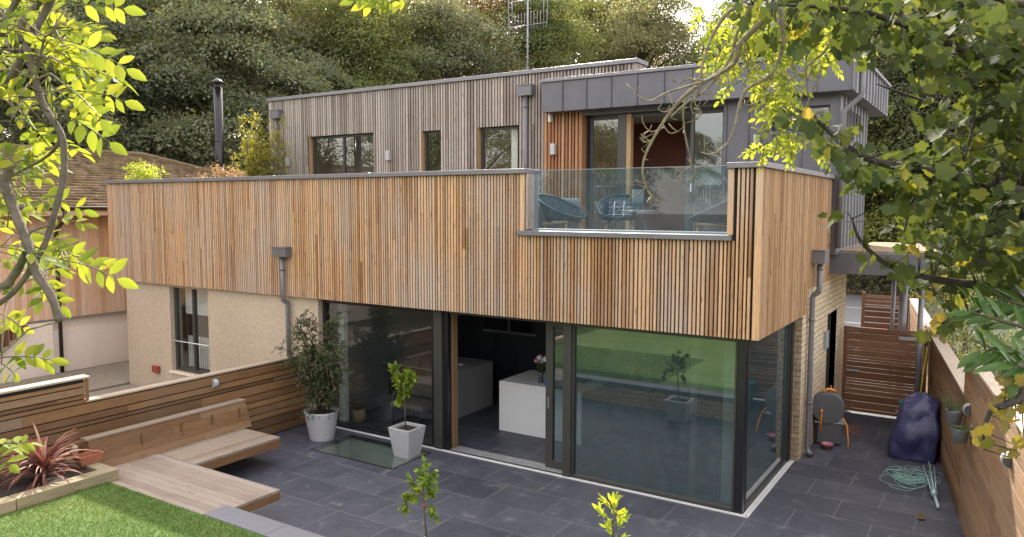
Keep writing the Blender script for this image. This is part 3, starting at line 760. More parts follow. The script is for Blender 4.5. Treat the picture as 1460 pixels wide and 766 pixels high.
B('light_well','paint_pale',sk,(x0-.02,x0,y0,y1,-1.1,-.06,.5),(x1,x1+.02,y0,y1,-1.1,-.06,.5),(x0,x1,y0-.02,y0,-1.1,-.06,.5),(x0,x1,y1,y1+.02,-1.1,-.06,.5),(x0,x1,y0,y1,-1.12,-1.1,.5),(x0+.25,x1-.25,y1-.28,y1-.02,-.5,-.42,.5))

# ---------------- left boundary fence (horizontal boards)
def slat_rows(z0, z1, gap=.019):
    out = []; z = z0
    hs = [.095,.045,.115,.045,.09,.14,.05]
    while z < z1-.03:
        h = random.choice(hs); h = min(h, z1-z)
        out.append((z, z+h)); z += h+gap
    return out
XF = -8.33
lf = thing('slatted_fence', 'stepped fence of brown horizontal boards with a pale sunlit cap, left of the bench', 'fence', (XF,-4,0))
rows_lo = slat_rows(.02, 1.30)
mb = MB()
for (a,b) in rows_lo:
    y = -26
    while y < -.15:
        L = random.uniform(2.4,3.6); y2 = min(y+L, -.03)
        mb.box(XF-.022,XF+random.uniform(-.002,.002),y,y2-.003,a,b,random.random()); y = y2
for (a,b) in slat_rows(1.314,1.66):
    y = -26
    while y < -4.30:
        y2 = min(y+random.uniform(2.4,3.6), -4.22); mb.box(XF-.022,XF+random.uniform(-.002,.002),y,y2-.003,a,b,random.random()); y = y2
mb.box(XF-.02,XF+.003,-4.24,-4.20,1.31,1.66,.4)
mb.build('boards','fence',lf)
B('backing','membrane',lf,(XF-.10,XF-.03,-26,-.03,0,1.30,.5),(XF-.10,XF-.03,-26,-4.25,1.30,1.66,.5))
cpn = MB().box(XF-.15,XF+.015,-4.235,-.03,1.318,1.345,.3).box(XF-.17,XF+.02,-26,-4.18,1.668,1.698,.6)
cpn.build('cap','cap',lf,bevel=.003)
def bulkhead(name, label, c, nx, ny, group=None):
    """half drum wall lamp on a slatted fence, facing (nx, ny)"""
    t_ = thing(name, label, 'wall lamp', c, group)
    c = Vector(c); n_ = Vector((nx,ny,0)).normalized(); s_ = Vector((-n_.y,n_.x,0))
    def half(r, w0, w1, nm, mat):
        mb = MB(); vs = []; K = 14
        for w_ in (w0, w1):
            for k in range(K+1):
                a = PI*k/K
                vs.append(c + s_*w_ + n_*(r*math.sin(a)) + Vector((0,0,r*math.cos(a))))
        fs = [(k,k+1,K+2+k,K+1+k) for k in range(K)] + [tuple(range(K,-1,-1)), tuple(range(K+1,2*K+2))]
        mb.add(vs, fs, .5); return mb.build(nm, mat, t_, bevel=.003)
    half(.075,-.055,.02,'shade','wall_light'); half(.066,.022,.05,'lens','lamp_dark')
    return t_
bulkhead('fence_lamp','small grey drum lamp on the left fence above the bench back',(XF+.004,-2.10,1.18),1,0)

# ---------------- bench with deck
bn = thing('corner_bench','L shaped timber bench and deck platform with a sloping plank back','bench',(-7,-3.2,.3))
mb = MB()
yy = -4.57
while yy < -3.50:
    h = .118; mb.box(-7.84,-5.12,yy,min(yy+h,-3.49)-.004,.418,.45,random.random()); yy += h
mb.build('deck_platform','deck',bn)
mb = MB(); xx = -7.84
while xx < -6.93: mb.box(xx,min(xx+.118,-6.93)-.004,-3.487,-1.94,.418,.45,random.random()); xx += .118
mb.build('seat','deck_y',bn)
mb = MB().box(-6.952,-6.926,-3.46,-1.94,.29,.4165,.4).box(-7.84,-6.953,-1.965,-1.938,.29,.4165,.7); mb.build('fascia','bench',bn)
mb = MB().box(-5.145,-5.118,-4.22,-3.49,.31,.4165,.4).box(-6.925,-5.146,-3.515,-3.489,.31,.4165,.7); mb.build('fascia','bench',bn)
B('plinth','membrane',bn,(-7.8,-5.9,-4.2,-3.8,0,.31,.5),(-7.8,-7.3,-3.8,-2.3,0,.31,.5))
mb = MB(); nb_ = 4
for k in range(nb_):
    z0 = .452+k*.102; z1 = z0+.100
    f0 = (z0-.45)/.42; f1 = (z1-.45)/.42
    xa, xb = -7.80-.17*f0, -7.80-.17*f1
    y = -4.44
    while y < -1.80:
        y2 = min(y+random.uniform(1.2,2.4), -1.79); r_ = random.random()
        mb.add([(xa-.03,y,z0),(xa,y,z0),(xa,y2-.003,z0),(xa-.03,y2-.003,z0),(xb-.03,y,z1),(xb,y,z1),(xb,y2-.003,z1),(xb-.03,y2-.003,z1)],
               [(0,3,2,1),(4,5,6,7),(0,1,5,4),(1,2,6,5),(2,3,7,6),(3,0,4,7)], r_); y = y2
for y in (-3.7,-3.05,-2.5,-1.98): mb.box(-7.9,-7.86,y,y+.004,.5,.8,.1)
bk = mb.build('backrest','bench',bn)
B('backrest_cap','deck_y',bn,(-8.12,-7.955,-4.46,-1.775,.862,.885,.5))
mb = MB()
for y in (-4.44,-1.81):
    mb.add([(-8.30,y,.45),(-7.83,y,.45),(-7.995,y,.86),(-8.12,y,.86),(-8.30,y+.02,.45),(-7.83,y+.02,.45),(-7.995,y+.02,.86),(-8.12,y+.02,.86)],[(0,3,2,1),(4,5,6,7),(0,1,5,4),(1,2,6,5),(2,3,7,6),(3,0,4,7)],.4)
mb.build('backrest_end','bench',bn)

# ---------------- retaining wall, raised bed
rw = thing('retaining_wall','low stone garden wall with a smooth grey coping between patio and lawn','wall',(-1,-4.3,0))
B('stone','stone_front',rw,(-5.24,3.2,-4.5,-4.25,0,.405,.5))
B('coping','paving_coping',rw,*[(-5.245+i*1.1,-5.245+(i+1)*1.1-.006,-4.555,-4.215,.407,.462,.5) for i in range(8)],bevel=.004)
rb = thing('raised_bed','low sleeper edged planting bed against the left fence','planter bed',(-7.8,-6,.45))
B('sleeper','sleeper',rb,(-7.44,-7.24,-5.7,-4.42,.45,.60,.2),(-7.445,-7.245,-8.3,-5.705,.45,.598,.8),(-8.32,-7.441,-4.60,-4.43,.45,.603,.6),bevel=.012)
B('soil','soil',rb,(-8.32,-7.45,-8.3,-4.61,.45,.56,.5))

# ---------------- right boundary fence (splayed)
def FX(y): return 2.60-.147*y
rf = thing('long_slatted_fence','long brown slatted fence along the right side path, lower beyond the step','fence',(FX(1.5),1.5,0))
dirF = Vector((-.147,1,0)).normalized()
def fslat(mb, ya, yb, z0, z1, off=0, th=.02, r=None):
    a = Vector((FX(ya)+off, ya, z0)); L = Vector((FX(yb)-FX(ya), yb-ya, 0))
    mb.obox(a, Vector((th,.147*th,0)), L, Vector((0,0,z1-z0)), r)
mb = MB()
for (za,zb) in slat_rows(.02,1.66,.010):
    y = 1.56
    while y < 13:
        y2 = min(y+random.uniform(2.2,3.6),13); fslat(mb,y,y2-.004,za,zb,random.uniform(0,.003),r=random.random()); y = y2
for (za,zb) in slat_rows(.02,2.18,.010):
    y = -9.5
    while y < 1.5:
        y2 = min(y+random.uniform(2.2,3.6),1.54); fslat(mb,y,y2-.004,za,zb,random.uniform(0,.003),r=random.random()); y = y2
mb.build('boards','fence_warm',rf)
mb = MB(); fslat(mb,1.56,13,0,1.66,.03,.05,.5); fslat(mb,-9.5,1.54,0,2.18,.03,.05,.5); mb.build('backing','membrane',rf)
mb = MB(); fslat(mb,1.56,13.02,1.665,1.70,-.01,.21,.4); fslat(mb,-9.5,1.58,2.185,2.22,-.012,.14,.7); mb.build('cap','cap',rf,bevel=.003)
mb = MB(); fslat(mb,1.53,1.565,1.60,2.18,-.004,.10,.3); mb.build('post','fence_warm',rf)
mb = MB(); fslat(mb,6.35,6.5,0,1.80,-.02,.12,.3); fslat(mb,6.32,6.53,1.80,1.83,-.04,.2,.3); mb.build('gate_post','fence_warm',rf)
bulkhead('fence_lamp','large grey drum lamp near the sunlit end of the right fence',(FX(-1.75)-.004,-1.75,1.82),-1,-.147)
bulkhead('fence_lamp','grey drum lamp on the right fence beside the hanging buckets',(FX(.95)-.004,.95,1.62),-1,-.147)
# return panel of slats by the street
ep = thing('street_fence','narrow slatted timber panel by the street beyond the gate','fence panel',(.1,13.1,0))
mb = MB()
for (za,zb) in slat_rows(.02,1.72,.02): mb.box(-.42,.60,13.08,13.11,za,zb,random.random())
mb.build('boards','fence_x',ep); B('post','fence_x',ep,(-.5,-.43,13.05,13.14,0,1.8,.6),(.605,.67,13.05,13.14,0,1.8,.6))

# ---------------- gate
gt = thing('slatted_gate','dark brown slatted garden gate closing the side passage','gate',(.8,6.45,0))
mb = MB()
for (za,zb) in slat_rows(.06,1.69,.007): mb.box(.17,1.53,6.43,6.452,za,zb,random.random())
mb.build('boards','fence_x',gt)
B('frame','fence_x',gt,(.10,.165,6.42,6.48,.03,1.76,.4),(1.535,1.60,6.42,6.48,.03,1.76,.4),(.165,1.535,6.42,6.48,1.70,1.76,.6),(.165,1.535,6.454,6.48,.04,.10,.6))
B('hinge','galvanised',gt,(1.10,1.56,6.415,6.425,1.58,1.64,.5)); B('hinge','galvanised',gt,(1.10,1.56,6.415,6.425,.14,.19,.5))
B('latch','galvanised',gt,(.18,.42,6.40,6.425,.86,.90,.5))

# ================================================================ NEIGHBOUR
nh = thing('neighbour_house','older house on the left with a mossy brown tiled roof, pale render and timber boarding','house',(-20,2,0))
NX = -17.2
B('render_wall','stucco_pale',nh,(-26,NX,-12,9.0,-.15,1.30,.5),(NX+.001,NX+.05,-12,9.0,-.15,1.02,.5),(NX+.002,NX+.12,-12,-.35,-.15,1.28,.5))
mb = MB(); y = -12
while y < 9: mb.box(NX-.02,NX+.10,y,y+.125,1.33,3.98,random.random()); y += .129
mb.build('boarding','ncladding',nh)
B('wall_flashing','track_metal',nh,(NX-.02,NX+.14,-12,9,1.302,1.325,.5))
B('wall_core','stucco_pale',nh,(-26,NX-.03,-12,8.9,1.31,4.0,.5))
B('eave_board','ncladding',nh,(NX-.01,-16.62,-12,9.3,3.98,4.04,.3),(-16.64,-16.60,-12,9.3,3.90,4.06,.9))
MB().tube([(-16.56,-12,4.09),(-16.56,9.3,4.09)],.055,10,.5).build('gutter','brown_pipe',nh)
MB().tube([(-16.56,-.2,4.05),(-16.58,-.2,3.8),(-17.0,-.2,3.55),(-17.02,-.2,3.4),(-17.02,-.2,-.1)],.045,10,.5).build('downpipe','brown_pipe',nh)
# roof built of overlapping courses
mb = MB(); n = 22; ex, rx, ez, rz, yE, yA = -16.55, -21.2, 4.12, 5.80, 9.4, 4.75
for k in range(n):
    f0, f1 = k/n, (k+1)/n
    xa, xb = ex+(rx-ex)*f0, ex+(rx-ex)*f1; za, zb = ez+(rz-ez)*f0, ez+(rz-ez)*f1
    ya, yb = yE+(yA-yE)*f0, yE+(yA-yE)*f1
    y = -14+random.uniform(0,.2)
    while y < ya-.02:
        w_ = .165; y2 = min(y+w_, ya)
        yy2 = min(y2, yb+(ya-yb)*1.0)
        j = random.uniform(-.008,.008)
        top2 = min(y2, max(yb, y))
        mb.add([(xa,y+.003,za+.055+j),(xa,y2-.003,za+.055+j),(xb-.02,top2,zb+.012),(xb-.02,y,zb+.012),(xa,y+.003,za-.01),(xa,y2-.003,za-.01)],[(0,1,2,3),(4,5,1,0)],random.random()); y = y2
    # hip end courses
    x = xa
    while x > -26:
        x2 = max(x-.165, -26)
        mb.add([(x,ya,za+.03),(x2,ya,za+.03),(x2,yb-.02,zb+.012),(min(x,xb) ,yb-.02,zb+.012),(x,ya,za-.01),(x2,ya,za-.01)],[(1,0,3,2),(0,1,5,4)],random.random()); x = x2
    # far slope
nh_roof = mb.build('roof','clay_tiles',nh)
MB().tube([(rx,-14,rz+.03),(rx,yA,rz+.03),(ex,yE,ez+.06)],.07,8,.8).build('ridge_tiles','clay_tiles',nh)
B('roof_underside','membrane',nh,(-26,-16.63,-12,9.2,4.05,4.06,.5))
# stepped timber screen low on the left
ps = thing('picket_screen','short stepped row of dark brown timber battens fixed on the pale wall at far left','screen',(-16.9,-2.6,.8))
mb = MB()
for i in range(13):
    y = -1.15-i*.17; h = .12+i*.13
    mb.box(-17.0,-16.88,y-.045,y+.045,1.22-h,1.24,random.random())
mb.build('battens','fence_x',ps)
MB().box(-17.03,-16.90,-3.4,-1.0,1.245,1.275,.4).build('rail','fence_x',ps)

# ================================================================ POTS AND PLANTS
def pot_round(name, label, c, rb_, rt, h, mat, cat='plant pot', group=None):
    t_ = thing(name, label, cat, c, group)
    MB().lathe([(0,0),(rb_,0),(rb_+.005,.02),(rt,h-.03),(rt+.01,h),(rt-.02,h),(rt-.035,h-.06),(0,h-.06)],c,28,.5).build('pot',mat,t_)
    MB().lathe([(0,h-.052),(rt-.036,h-.05)],c,20,.5).build('soil','soil',t_)
    return t_
def spray(origin, dirv, length, n, size, spread, droop=.25, T=L_OVAL):
    """leaf positions along a twig"""
    P=[];D=[];N=[];S=[]
    o = np.array(origin); d = np.array(dirv)/np.linalg.norm(dirv)
    for i in range(n):
        f = (i+.4)/n; p = o + d*length*f + np.array([0,0,-droop*length*f*f])
        dd = d + rng.normal(size=3)*spread; dd[2] -= droop*f
        nn = np.array([0,0,1.0]) + rng.normal(size=3)*.45
        P.append(p); D.append(dd); N.append(nn); S.append(size*rng.uniform(.7,1.15))
    return P,D,N,S
def small_tree(root, trunk, branches, leaf_mat, nleaf, size, T=L_OVAL, name='leaves', spread=.8, rad=.012, droop=.25):
    """trunk polyline + branch end points, leaves along every branch"""
    mb = MB(); mb.tube(trunk, [rad*1.2]*(len(trunk)-1)+[rad*.6], 8)
    mb.build('trunk','stem',root)
    mb = MB(); P=[];D=[];N=[];S=[]
    for (a, b, r_) in branches:
        a = Vector(a); b = Vector(b); mid = (a+b)/2 + Vector((0,0,.04*(b-a).length))
        mb.tube([a, mid, b], [r_, r_*.7, r_*.35], 6)
        for q in range(nleaf):
            f = rng.uniform(.3,1.05); p = np.array(a.lerp(b, f)); d = np.array(b-a); d /= np.linalg.norm(d)
            dd = d*.6 + rng.normal(size=3)*spread; dd[2] -= droop
            P.append(p+rng.normal(size=3)*.008); D.append(dd); N.append(np.array([0,0,1.])+rng.normal(size=3)*.5); S.append(size*rng.uniform(.55,1.2))
    mb.build('branches','stem',root)
    return cloud(P,D,N,S,*T, rng.random(len(P)),name,leaf_mat,root)

# big round pot with nandina
np_ = pot_round('potted_shrub','tall airy shrub in a round pale grey pot where the left fence ends',(-7.38,-.62,0),.21,.30,.52,'pot_grey','potted shrub')
brs = []; base = Vector((-7.38,-.62,.47))
mb = MB(); P=[];D=[];N=[];S=[]
for k in range(34):
    a = random.uniform(0,2*PI); hh = random.uniform(.5,1.95); sp = random.uniform(.16,.62)*(.55+.60*math.sin(PI*min(hh/2.1,1)**1.3))
    top = base + Vector((math.cos(a)*sp, math.sin(a)*sp*.8, hh))
    if k == 0: top = base+Vector((-.78,-.2,1.18))
    if k == 1: top = base+Vector((.62,-.05,1.28))
    if k == 2: top = base+Vector((-.65,-.1,.95))
    if k == 3: top = base+Vector((.70,-.1,.95))
    b0 = base + Vector((math.cos(a)*.06, math.sin(a)*.06, 0)); mid = b0.lerp(top,.55)+Vector((-math.cos(a)*sp*.22,-math.sin(a)*sp*.2,.05))
    mb.tube([b0, mid, top], [.008,.006,.003], 5)
    ntw = int(16+hh*13)
    for q in range(ntw):
        f = rng.uniform(.22,1.0) if hh < 1 else rng.uniform(.18,1.0)
        p = (b0.lerp(mid, f/.55) if f < .55 else mid.lerp(top,(f-.55)/.45))
        dv = np.array([rng.normal(), rng.normal(), rng.normal()*.45]); dv /= np.linalg.norm(dv)
        pp,dd,nn,ss = spray(p, dv, rng.uniform(.09,.24), 9, .084, .75, .35); P+=pp;D+=dd;N+=nn;S+=ss
for q in range(30):
    a = rng.uniform(0,2*PI); o = (base.x+math.cos(a)*.24, base.y+math.sin(a)*.24, base.z+.05)
    pp,dd,nn,ss = spray(o,(math.cos(a),math.sin(a),.25),.16,8,.06,.7,.6); P+=pp;D+=dd;N+=nn;S+=ss
mb.build('stems','stem',np_); cloud(P,D,N,S,*L_LANCE,rng.random(len(P)),'leaves','leaf_nandina',np_)

# square pot citrus
cp_ = thing('potted_citrus','young lime green citrus tree in a tapered square pot on the rooflight edge','potted tree',(-5.50,-.50,0))
MB().frustum((-5.50,-.50,.0),.155,.225,.50).build('pot','pot_light',cp_,bevel=.008)
B('soil','soil',cp_,(-5.68,-5.32,-.68,-.32,.44,.452,.5))
tr = [(-5.53,-.5,.45),(-5.54,-.5,.8),(-5.56,-.5,1.12)]
bb = [((-5.55,-.5,.98),(-5.82,-.5,1.42),.006),((-5.55,-.5,1.0),(-5.70,-.55,1.50),.006),((-5.55,-.5,1.05),(-5.46,-.48,1.42),.006),((-5.55,-.5,1.08),(-5.34,-.5,1.36),.006),
      ((-5.55,-.5,.95),(-5.68,-.45,1.02),.005),((-5.55,-.5,1.0),(-5.42,-.55,1.15),.005),((-5.55,-.5,1.1),(-5.60,-.4,1.35),.005),((-5.55,-.5,1.12),(-5.72,-.5,1.28),.005),((-5.55,-.5,.92),(-5.66,-.5,.90),.004)]
small_tree(cp_, tr, bb, 'leaf_citrus', 38, .125, L_OVAL, rad=.009)
# two young trees on the near edge of the patio (their crowns rise into view)
def young(name, label, c, top, crown, leafs, mat, pot=True, tilt=0):
    t_ = thing(name, label, 'potted tree', c)
    MB().frustum(c,.17,.23,.42).build('pot','pot_light',t_,bevel=.008)
    B('soil','soil',t_,(c[0]-.19,c[0]+.19,c[1]-.19,c[1]+.19,.365,.372,.5))
    return t_
c = (-2.44,-3.75,0)
y1_ = young('young_tree','slender young leafy tree in the foreground with drooping lower leaves, left of the two',c,0,0,0,0)
X0 = -2.50
tr = [(c[0],c[1],.37),(X0+.02,c[1],.75),(X0,c[1],1.15)]
bb = [((X0,-3.75,1.10),(X0+.03,-3.75,1.40),.005),((X0,-3.75,1.05),(X0+.17,-3.78,1.33),.005),((X0,-3.75,1.0),(X0-.20,-3.72,1.15),.005),((X0,-3.75,1.0),(X0-.22,-3.8,.98),.005),
      ((X0-.2,-3.75,1.08),(X0-.27,-3.75,.80),.004),((X0,-3.75,.98),(X0+.14,-3.72,1.08),.004),((X0+.10,-3.75,1.0),(X0+.15,-3.75,.80),.004),((X0,-3.75,1.12),(X0-.08,-3.70,1.24),.004),((X0,-3.75,1.12),(X0+.08,-3.8,1.22),.004)]
small_tree(y1_, tr, bb, 'leaf_citrus', 30, .092, L_OVAL, rad=.008, droop=.5)
MB().tube([(X0+.012,-3.75,.86),(X0+.01,-3.75,.92)],.012,8).build('tie','red_box',y1_)
c = (-.22,-3.78,0)
y2_ = young('young_shrub','bright yellow green leafy shoot in the foreground, right of the two',c,0,0,0,0)
tr = [(c[0],c[1],.37),(c[0],c[1],1.0),(c[0]-.01,c[1],1.25)]
bb = [((c[0],c[1],.95+.06*k),(c[0]+.13*math.cos(k*2.4),c[1]+.1*math.sin(k*2.4),1.14+.045*k),.004) for k in range(8)]+[((c[0],c[1],1.2),(c[0],c[1],1.44),.004)]
small_tree(y2_, tr, bb, 'leaf_lime', 13, .10, L_LANCE, rad=.008, droop=-.5, spread=.5)
# cordyline
cd = thing('cordyline','spiky purple red cordyline arching over the sleeper edge','plant',(-7.72,-5.15,.56))
P=[];D=[];N=[];S=[]
mb = MB()
for k in range(110):
    a = rng.uniform(0,2*PI); el = rng.uniform(-.1,1.45); L = rng.uniform(.45,.72)
    o = Vector((-7.72,-5.15,.62+rng.uniform(0,.14))); h = Vector((math.cos(a),math.sin(a),0)); r_ = rng.random()
    wd = .025; side = Vector((-h.y,h.x,0)); pts=[]
    for i in range(6):
        f = i/5; e2 = el - f*f*.95
        if i == 0: p = o.copy()
        else: p = p + (h*math.cos(e2)+Vector((0,0,math.sin(e2))))*(L/5)
        pts.append(p.copy())
    vs=[];fs=[]
    for i,p in enumerate(pts):
        ww = wd*(1-.93*(i/5)**1.6); vs += [p-side*ww, p+Vector((0,0,-.006)), p+side*ww]
    for i in range(5):
        fs += [(3*i,3*i+1,3*i+4,3*i+3),(3*i+1,3*i+2,3*i+5,3*i+4)]
    mb.add(vs,fs,r_)
mb.build('leaves','leaf_cordyline',cd); MB().tube([(-7.72,-5.15,.55),(-7.72,-5.15,.78)],.035,8).build('stem','stem',cd)
# terracotta trough
tt_ = thing('terracotta_trough','small rectangular terracotta trough standing on the sleeper end','plant trough',(-7.72,-4.52,.60))
mb = MB(); mb.frustum((0,0,0),.075,.10,.13)
mb.v = [(-7.80+x*1.0, -4.53+y*1.75, .604+z) for x,y,z in mb.v]
mb.build('trough','terracotta',tt_,bevel=.006)
st = thing('stone_ornament','little pale weathered stone ornament beside the bench end','ornament',(-8.12,-4.50,.60))
MB().lathe([(.035,0),(.04,.03),(.025,.06),(.045,.12),(.05,.17),(.03,.20),(0,.21)],(-8.10,-4.55,.60),10,.5).build('figure','stone_front',st)

# hanging buckets with herbs on the right fence
for i,(y,z,lab) in enumerate([(1.28,1.34,'galvanised bucket of tall feathery herbs hung on the right fence, the farther one'),(.66,1.27,'galvanised bucket of low herbs hung on the right fence, the nearer one')]):
    x = FX(y)-.13; t_ = thing('hanging_bucket',lab,'bucket planter',(x,y,z),'buckets hung on the right fence')
    MB().lathe([(0,0),(.075,0),(.105,.17),(.110,.175),(.100,.175),(.095,.15),(0,.15)],(x,y,z),20,.5).build('bucket','galvanised',t_)
    MB().tube([(x+.1,y,z+.17),(FX(y)-.005,y,z+.24)],.006,6).build('hook','galvanised',t_)
    P=[];D=[];N=[];S=[]
    for q in range(60 if i==0 else 70):
        a = rng.uniform(0,2*PI); hgt = rng.uniform(.12,.36) if i==0 else rng.uniform(.03,.10); rr_ = rng.uniform(0,.085)
        dv = (math.cos(a)*.5, math.sin(a)*.5, 1.0 if i==0 else .6)
        pp,dd,nn,ss = spray((x+math.cos(a)*rr_,y+math.sin(a)*rr_,z+.15),dv,hgt,14 if i==0 else 8,.030,.8,.15); P+=pp;D+=dd;N+=nn;S+=ss
    cloud(P,D,N,S,*L_LANCE,rng.random(len(P)),'leaves','leaf_herb',t_)

# ================================================================ SIDE PASSAGE THINGS
# garden hose reel
hr = thing('hose_reel','dark grey hose reel box with orange handle and hanging yellow hose, beside the stone wall','hose reel',(.30,3.95,0))
mb = MB(); c = Vector((.26,4.02,.66)); K = 22
def drum(mb, c, r, w0, w1, ax=Vector((.25,-1,0)).normalized()):
    s_ = ax; u_ = Vector((0,0,1)); v_ = s_.cross(u_); vs = []
    for ww in (w0,w1):
        for k in range(K): vs.append(c+s_*ww+(u_*math.cos(2*PI*k/K)+v_*math.sin(2*PI*k/K))*r)
    mb.add(vs,[(k,(k+1)%K,K+(k+1)%K,K+k) for k in range(K)]+[tuple(range(K-1,-1,-1)),tuple(range(K,2*K))],.5)
drum(mb,c,.27,-.13,.13); drum(mb,c,.285,-.03,.03); mb.build('drum_case','plastic_grey',hr,bevel=.015)
mb = MB().obox((.12,3.90,.02),(.40,.10,0),(-.07,.28,0),(0,0,.36)); mb.build('base_box','plastic_grey',hr,bevel=.02)
mb = MB().obox((.08,3.86,.382),(.48,.12,0),(-.09,.36,0),(0,0,.03)); mb.build('lid','plastic_light',hr,bevel=.012)
MB().tube([(.20,3.96,.92),(.26,3.99,.985),(.34,4.02,.97),(.38,4.05,.93)],.022,8).build('handle','orange',hr)
MB().tube([(.20,3.84,.60),(.195,3.83,.50),(.20,3.80,.26)],.012,8).tube([(.185,3.84,.61),(.215,3.84,.61)],.03,10).build('crank','orange',hr)
MB().tube([(.42,4.05,.45),(.52,4.02,.50),(.60,3.95,.38),(.64,3.85,.15),(.65,3.80,.03)],.010,8).build('hose','orange',hr)
bl = thing('pet_bowl','small pink plastic bowl on the paving under the downpipe','bowl',(.33,3.72,0))
MB().lathe([(0,.01),(.07,.01),(.10,.085),(.108,.09),(.10,.095),(.085,.08),(.06,.03),(0,.03)],(.33,3.72,0),20,.5).build('bowl','pink',bl)
for k in range(5): pass
rk = thing('garden_rake','copper coloured garden rake head lying on the paving behind the hose box','rake',(.55,4.9,0))
mb = MB()
for k in range(6): mb.tube([(.36,4.75+k*.06,.10),(.58,4.70+k*.11,.07),(.72,4.66+k*.14,.02)],.005,5)
mb.build('tines','terracotta',rk); MB().tube([(.42,4.88,.10),(.14,4.92,.85)],.014,6).build('handle','furn_wood',rk)

# covered bulky object: a lumpy navy cover
bgc = thing('navy_cover','bulky object under a crumpled navy blue tarpaulin cover against the right fence','garden cover',(1.78,4.3,0))
me_b = bmesh.new(); bmesh.ops.create_cube(me_b, size=1)
bmesh.ops.subdivide_edges(me_b, edges=me_b.edges[:], cuts=13, use_grid_fill=True)
from mathutils import noise as mnoise
for v in me_b.verts:
    p = v.co.copy()
    q = p.normalized()*.5*1.15; k = .45; p = p.lerp(q, k)
    sq = 1-.30*max(0,(p.z+.5))**1.5
    x = p.x*.74*sq; y = p.y*1.05*sq; z = (p.z+.42)*.98
    z += .10*math.sin((p.y)*3+.5)*max(0,p.z)
    x += .10*(p.z+.5)
    nn = mnoise.noise(Vector((x*3,y*3,z*3)))*.06 + abs(mnoise.noise(Vector((x*4+2,y*3+3,z*2.2))))*.07 + abs(mnoise.noise(Vector((x*2+7,y*9+z*3,z*4))))*.045
    d = Vector((x,y,(z-.45))).normalized()
    v.co = Vector((1.62-.02, 4.28, 0)) + Vector((x,y,max(z,0.0))) + d*nn
    if v.co.z < .004: v.co.z = .004
me = bpy.data.meshes.new('cover'); me_b.to_mesh(me); me_b.free()
for p in me.polygons: p.use_smooth = True
a_ = me.attributes.new('rnd','FLOAT','FACE')
o0 = Vector(ORG[bgc.name]); me.transform(Matrix.Translation(-o0))
t = NT('tarpaulin'); n1 = t.noise(t.mapping(),6,6,.6,1.2)
M['tarpaulin'] = t.done(t.bsdf(t.ramp(n1,[(.3,(.022,.026,.085)),(.7,(.045,.05,.14))]),.38,t.bump(n1,.5,.025)))
me.materials.append(M['tarpaulin']); cv = link('cover',me,bgc,o0)
sb_ = cv.modifiers.new('s','SUBSURF'); sb_.levels = 1; sb_.render_levels = 1
# rotary dryer lying down
rd = thing('rotary_dryer','folded rotary clothes dryer with tangled pale green line lying on the paving','clothes dryer',(2.05,2.5,0))
MB().tube([(2.13,1.72,.03),(2.02,2.35,.06)],.024,10).build('pole','pole_blue',rd)
mb = MB()
for k in range(4):
    a = k*PI/2; o = Vector((.03*math.cos(a),0,.03*math.sin(a))); mb.tube([Vector((2.04,2.20,.09))+o, Vector((1.90,3.25,.12))+o*2.5],.011,6)
mb.tube([(2.055,2.12,.07),(2.035,2.26,.08)],.045,10); mb.build('arms','pole_blue',rd)
mb = MB()
for k in range(26):
    cx, cy = 1.96+rng.normal()*.06-.02*k*.5*rng.random(), 2.75+rng.normal()*.18
    ra, rb2 = rng.uniform(.10,.34), rng.uniform(.15,.42); ph = rng.uniform(0,PI); pts=[]
    for i in range(15):
        a = ph+PI*1.6*i/14; x = cx-.12+ra*math.cos(a)-.10; y = cy+rb2*math.sin(a)*.8; x = min(x, FX(y)-.06)
        pts.append((x,y,.02+.07*abs(math.sin(a*1.3+k))*math.exp(-max(0,1.95-x)*2)))
    mb.tube(pts,.0035,4)
mb.build('line','cord_green',rd)
# broom and trug at the gate
br = thing('broom','yellow handled broom leaning in the corner by the gate','broom',(1.50,6.1,0))
MB().tube([(1.50,6.05,.12),(1.60,6.33,1.50)],.014,8).build('handle','yellow_pole',br); MB().box(1.36,1.64,6.0,6.07,0,.12,.5).build('head','black_gloss',br,bevel=.01)
tg = thing('trug','teal plastic tub behind the navy cover','tub',(1.45,5.85,0))
MB().lathe([(0,.01),(.16,.01),(.21,.50),(.22,.51),(.20,.51),(.15,.04),(0,.04)],(1.42,5.80,.0),24,.5).build('tub','teal',tg)
lv = thing('fallen_leaf','curled tan leaf lying on the paving near the right fence','leaf',(1.92,1.25,.01))
cloud([(1.92,1.2,.02),(1.95,1.23,.03)],[(1,.3,.1),(.2,1,.3)],[(0,0,1),(.3,0,1)],[.10,.09],*L_MAPLE,[.9,.7],'blade','leaf_rust',lv)
# scattered small leaves
mb=None
P=[];D=[];N=[];S=[]
for k in range(46):
    x = rng.uniform(-8.1,2.2); y = rng.uniform(-4.0,6.0) if x > .4 else rng.uniform(-3.4,-.1)
    if SK[0]-.1<x<SK[1]+.1 and SK[2]-.1<y<SK[3]+.1: continue
    P.append((x,y,.006)); D.append((rng.normal(),rng.normal(),.1)); N.append((rng.normal()*.3,rng.normal()*.3,1)); S.append(rng.uniform(.02,.05))
tag(cloud(P,D,N,S,*L_OVAL,rng.random(len(P)),'leaf_litter','leaf_rust'),kind='stuff')

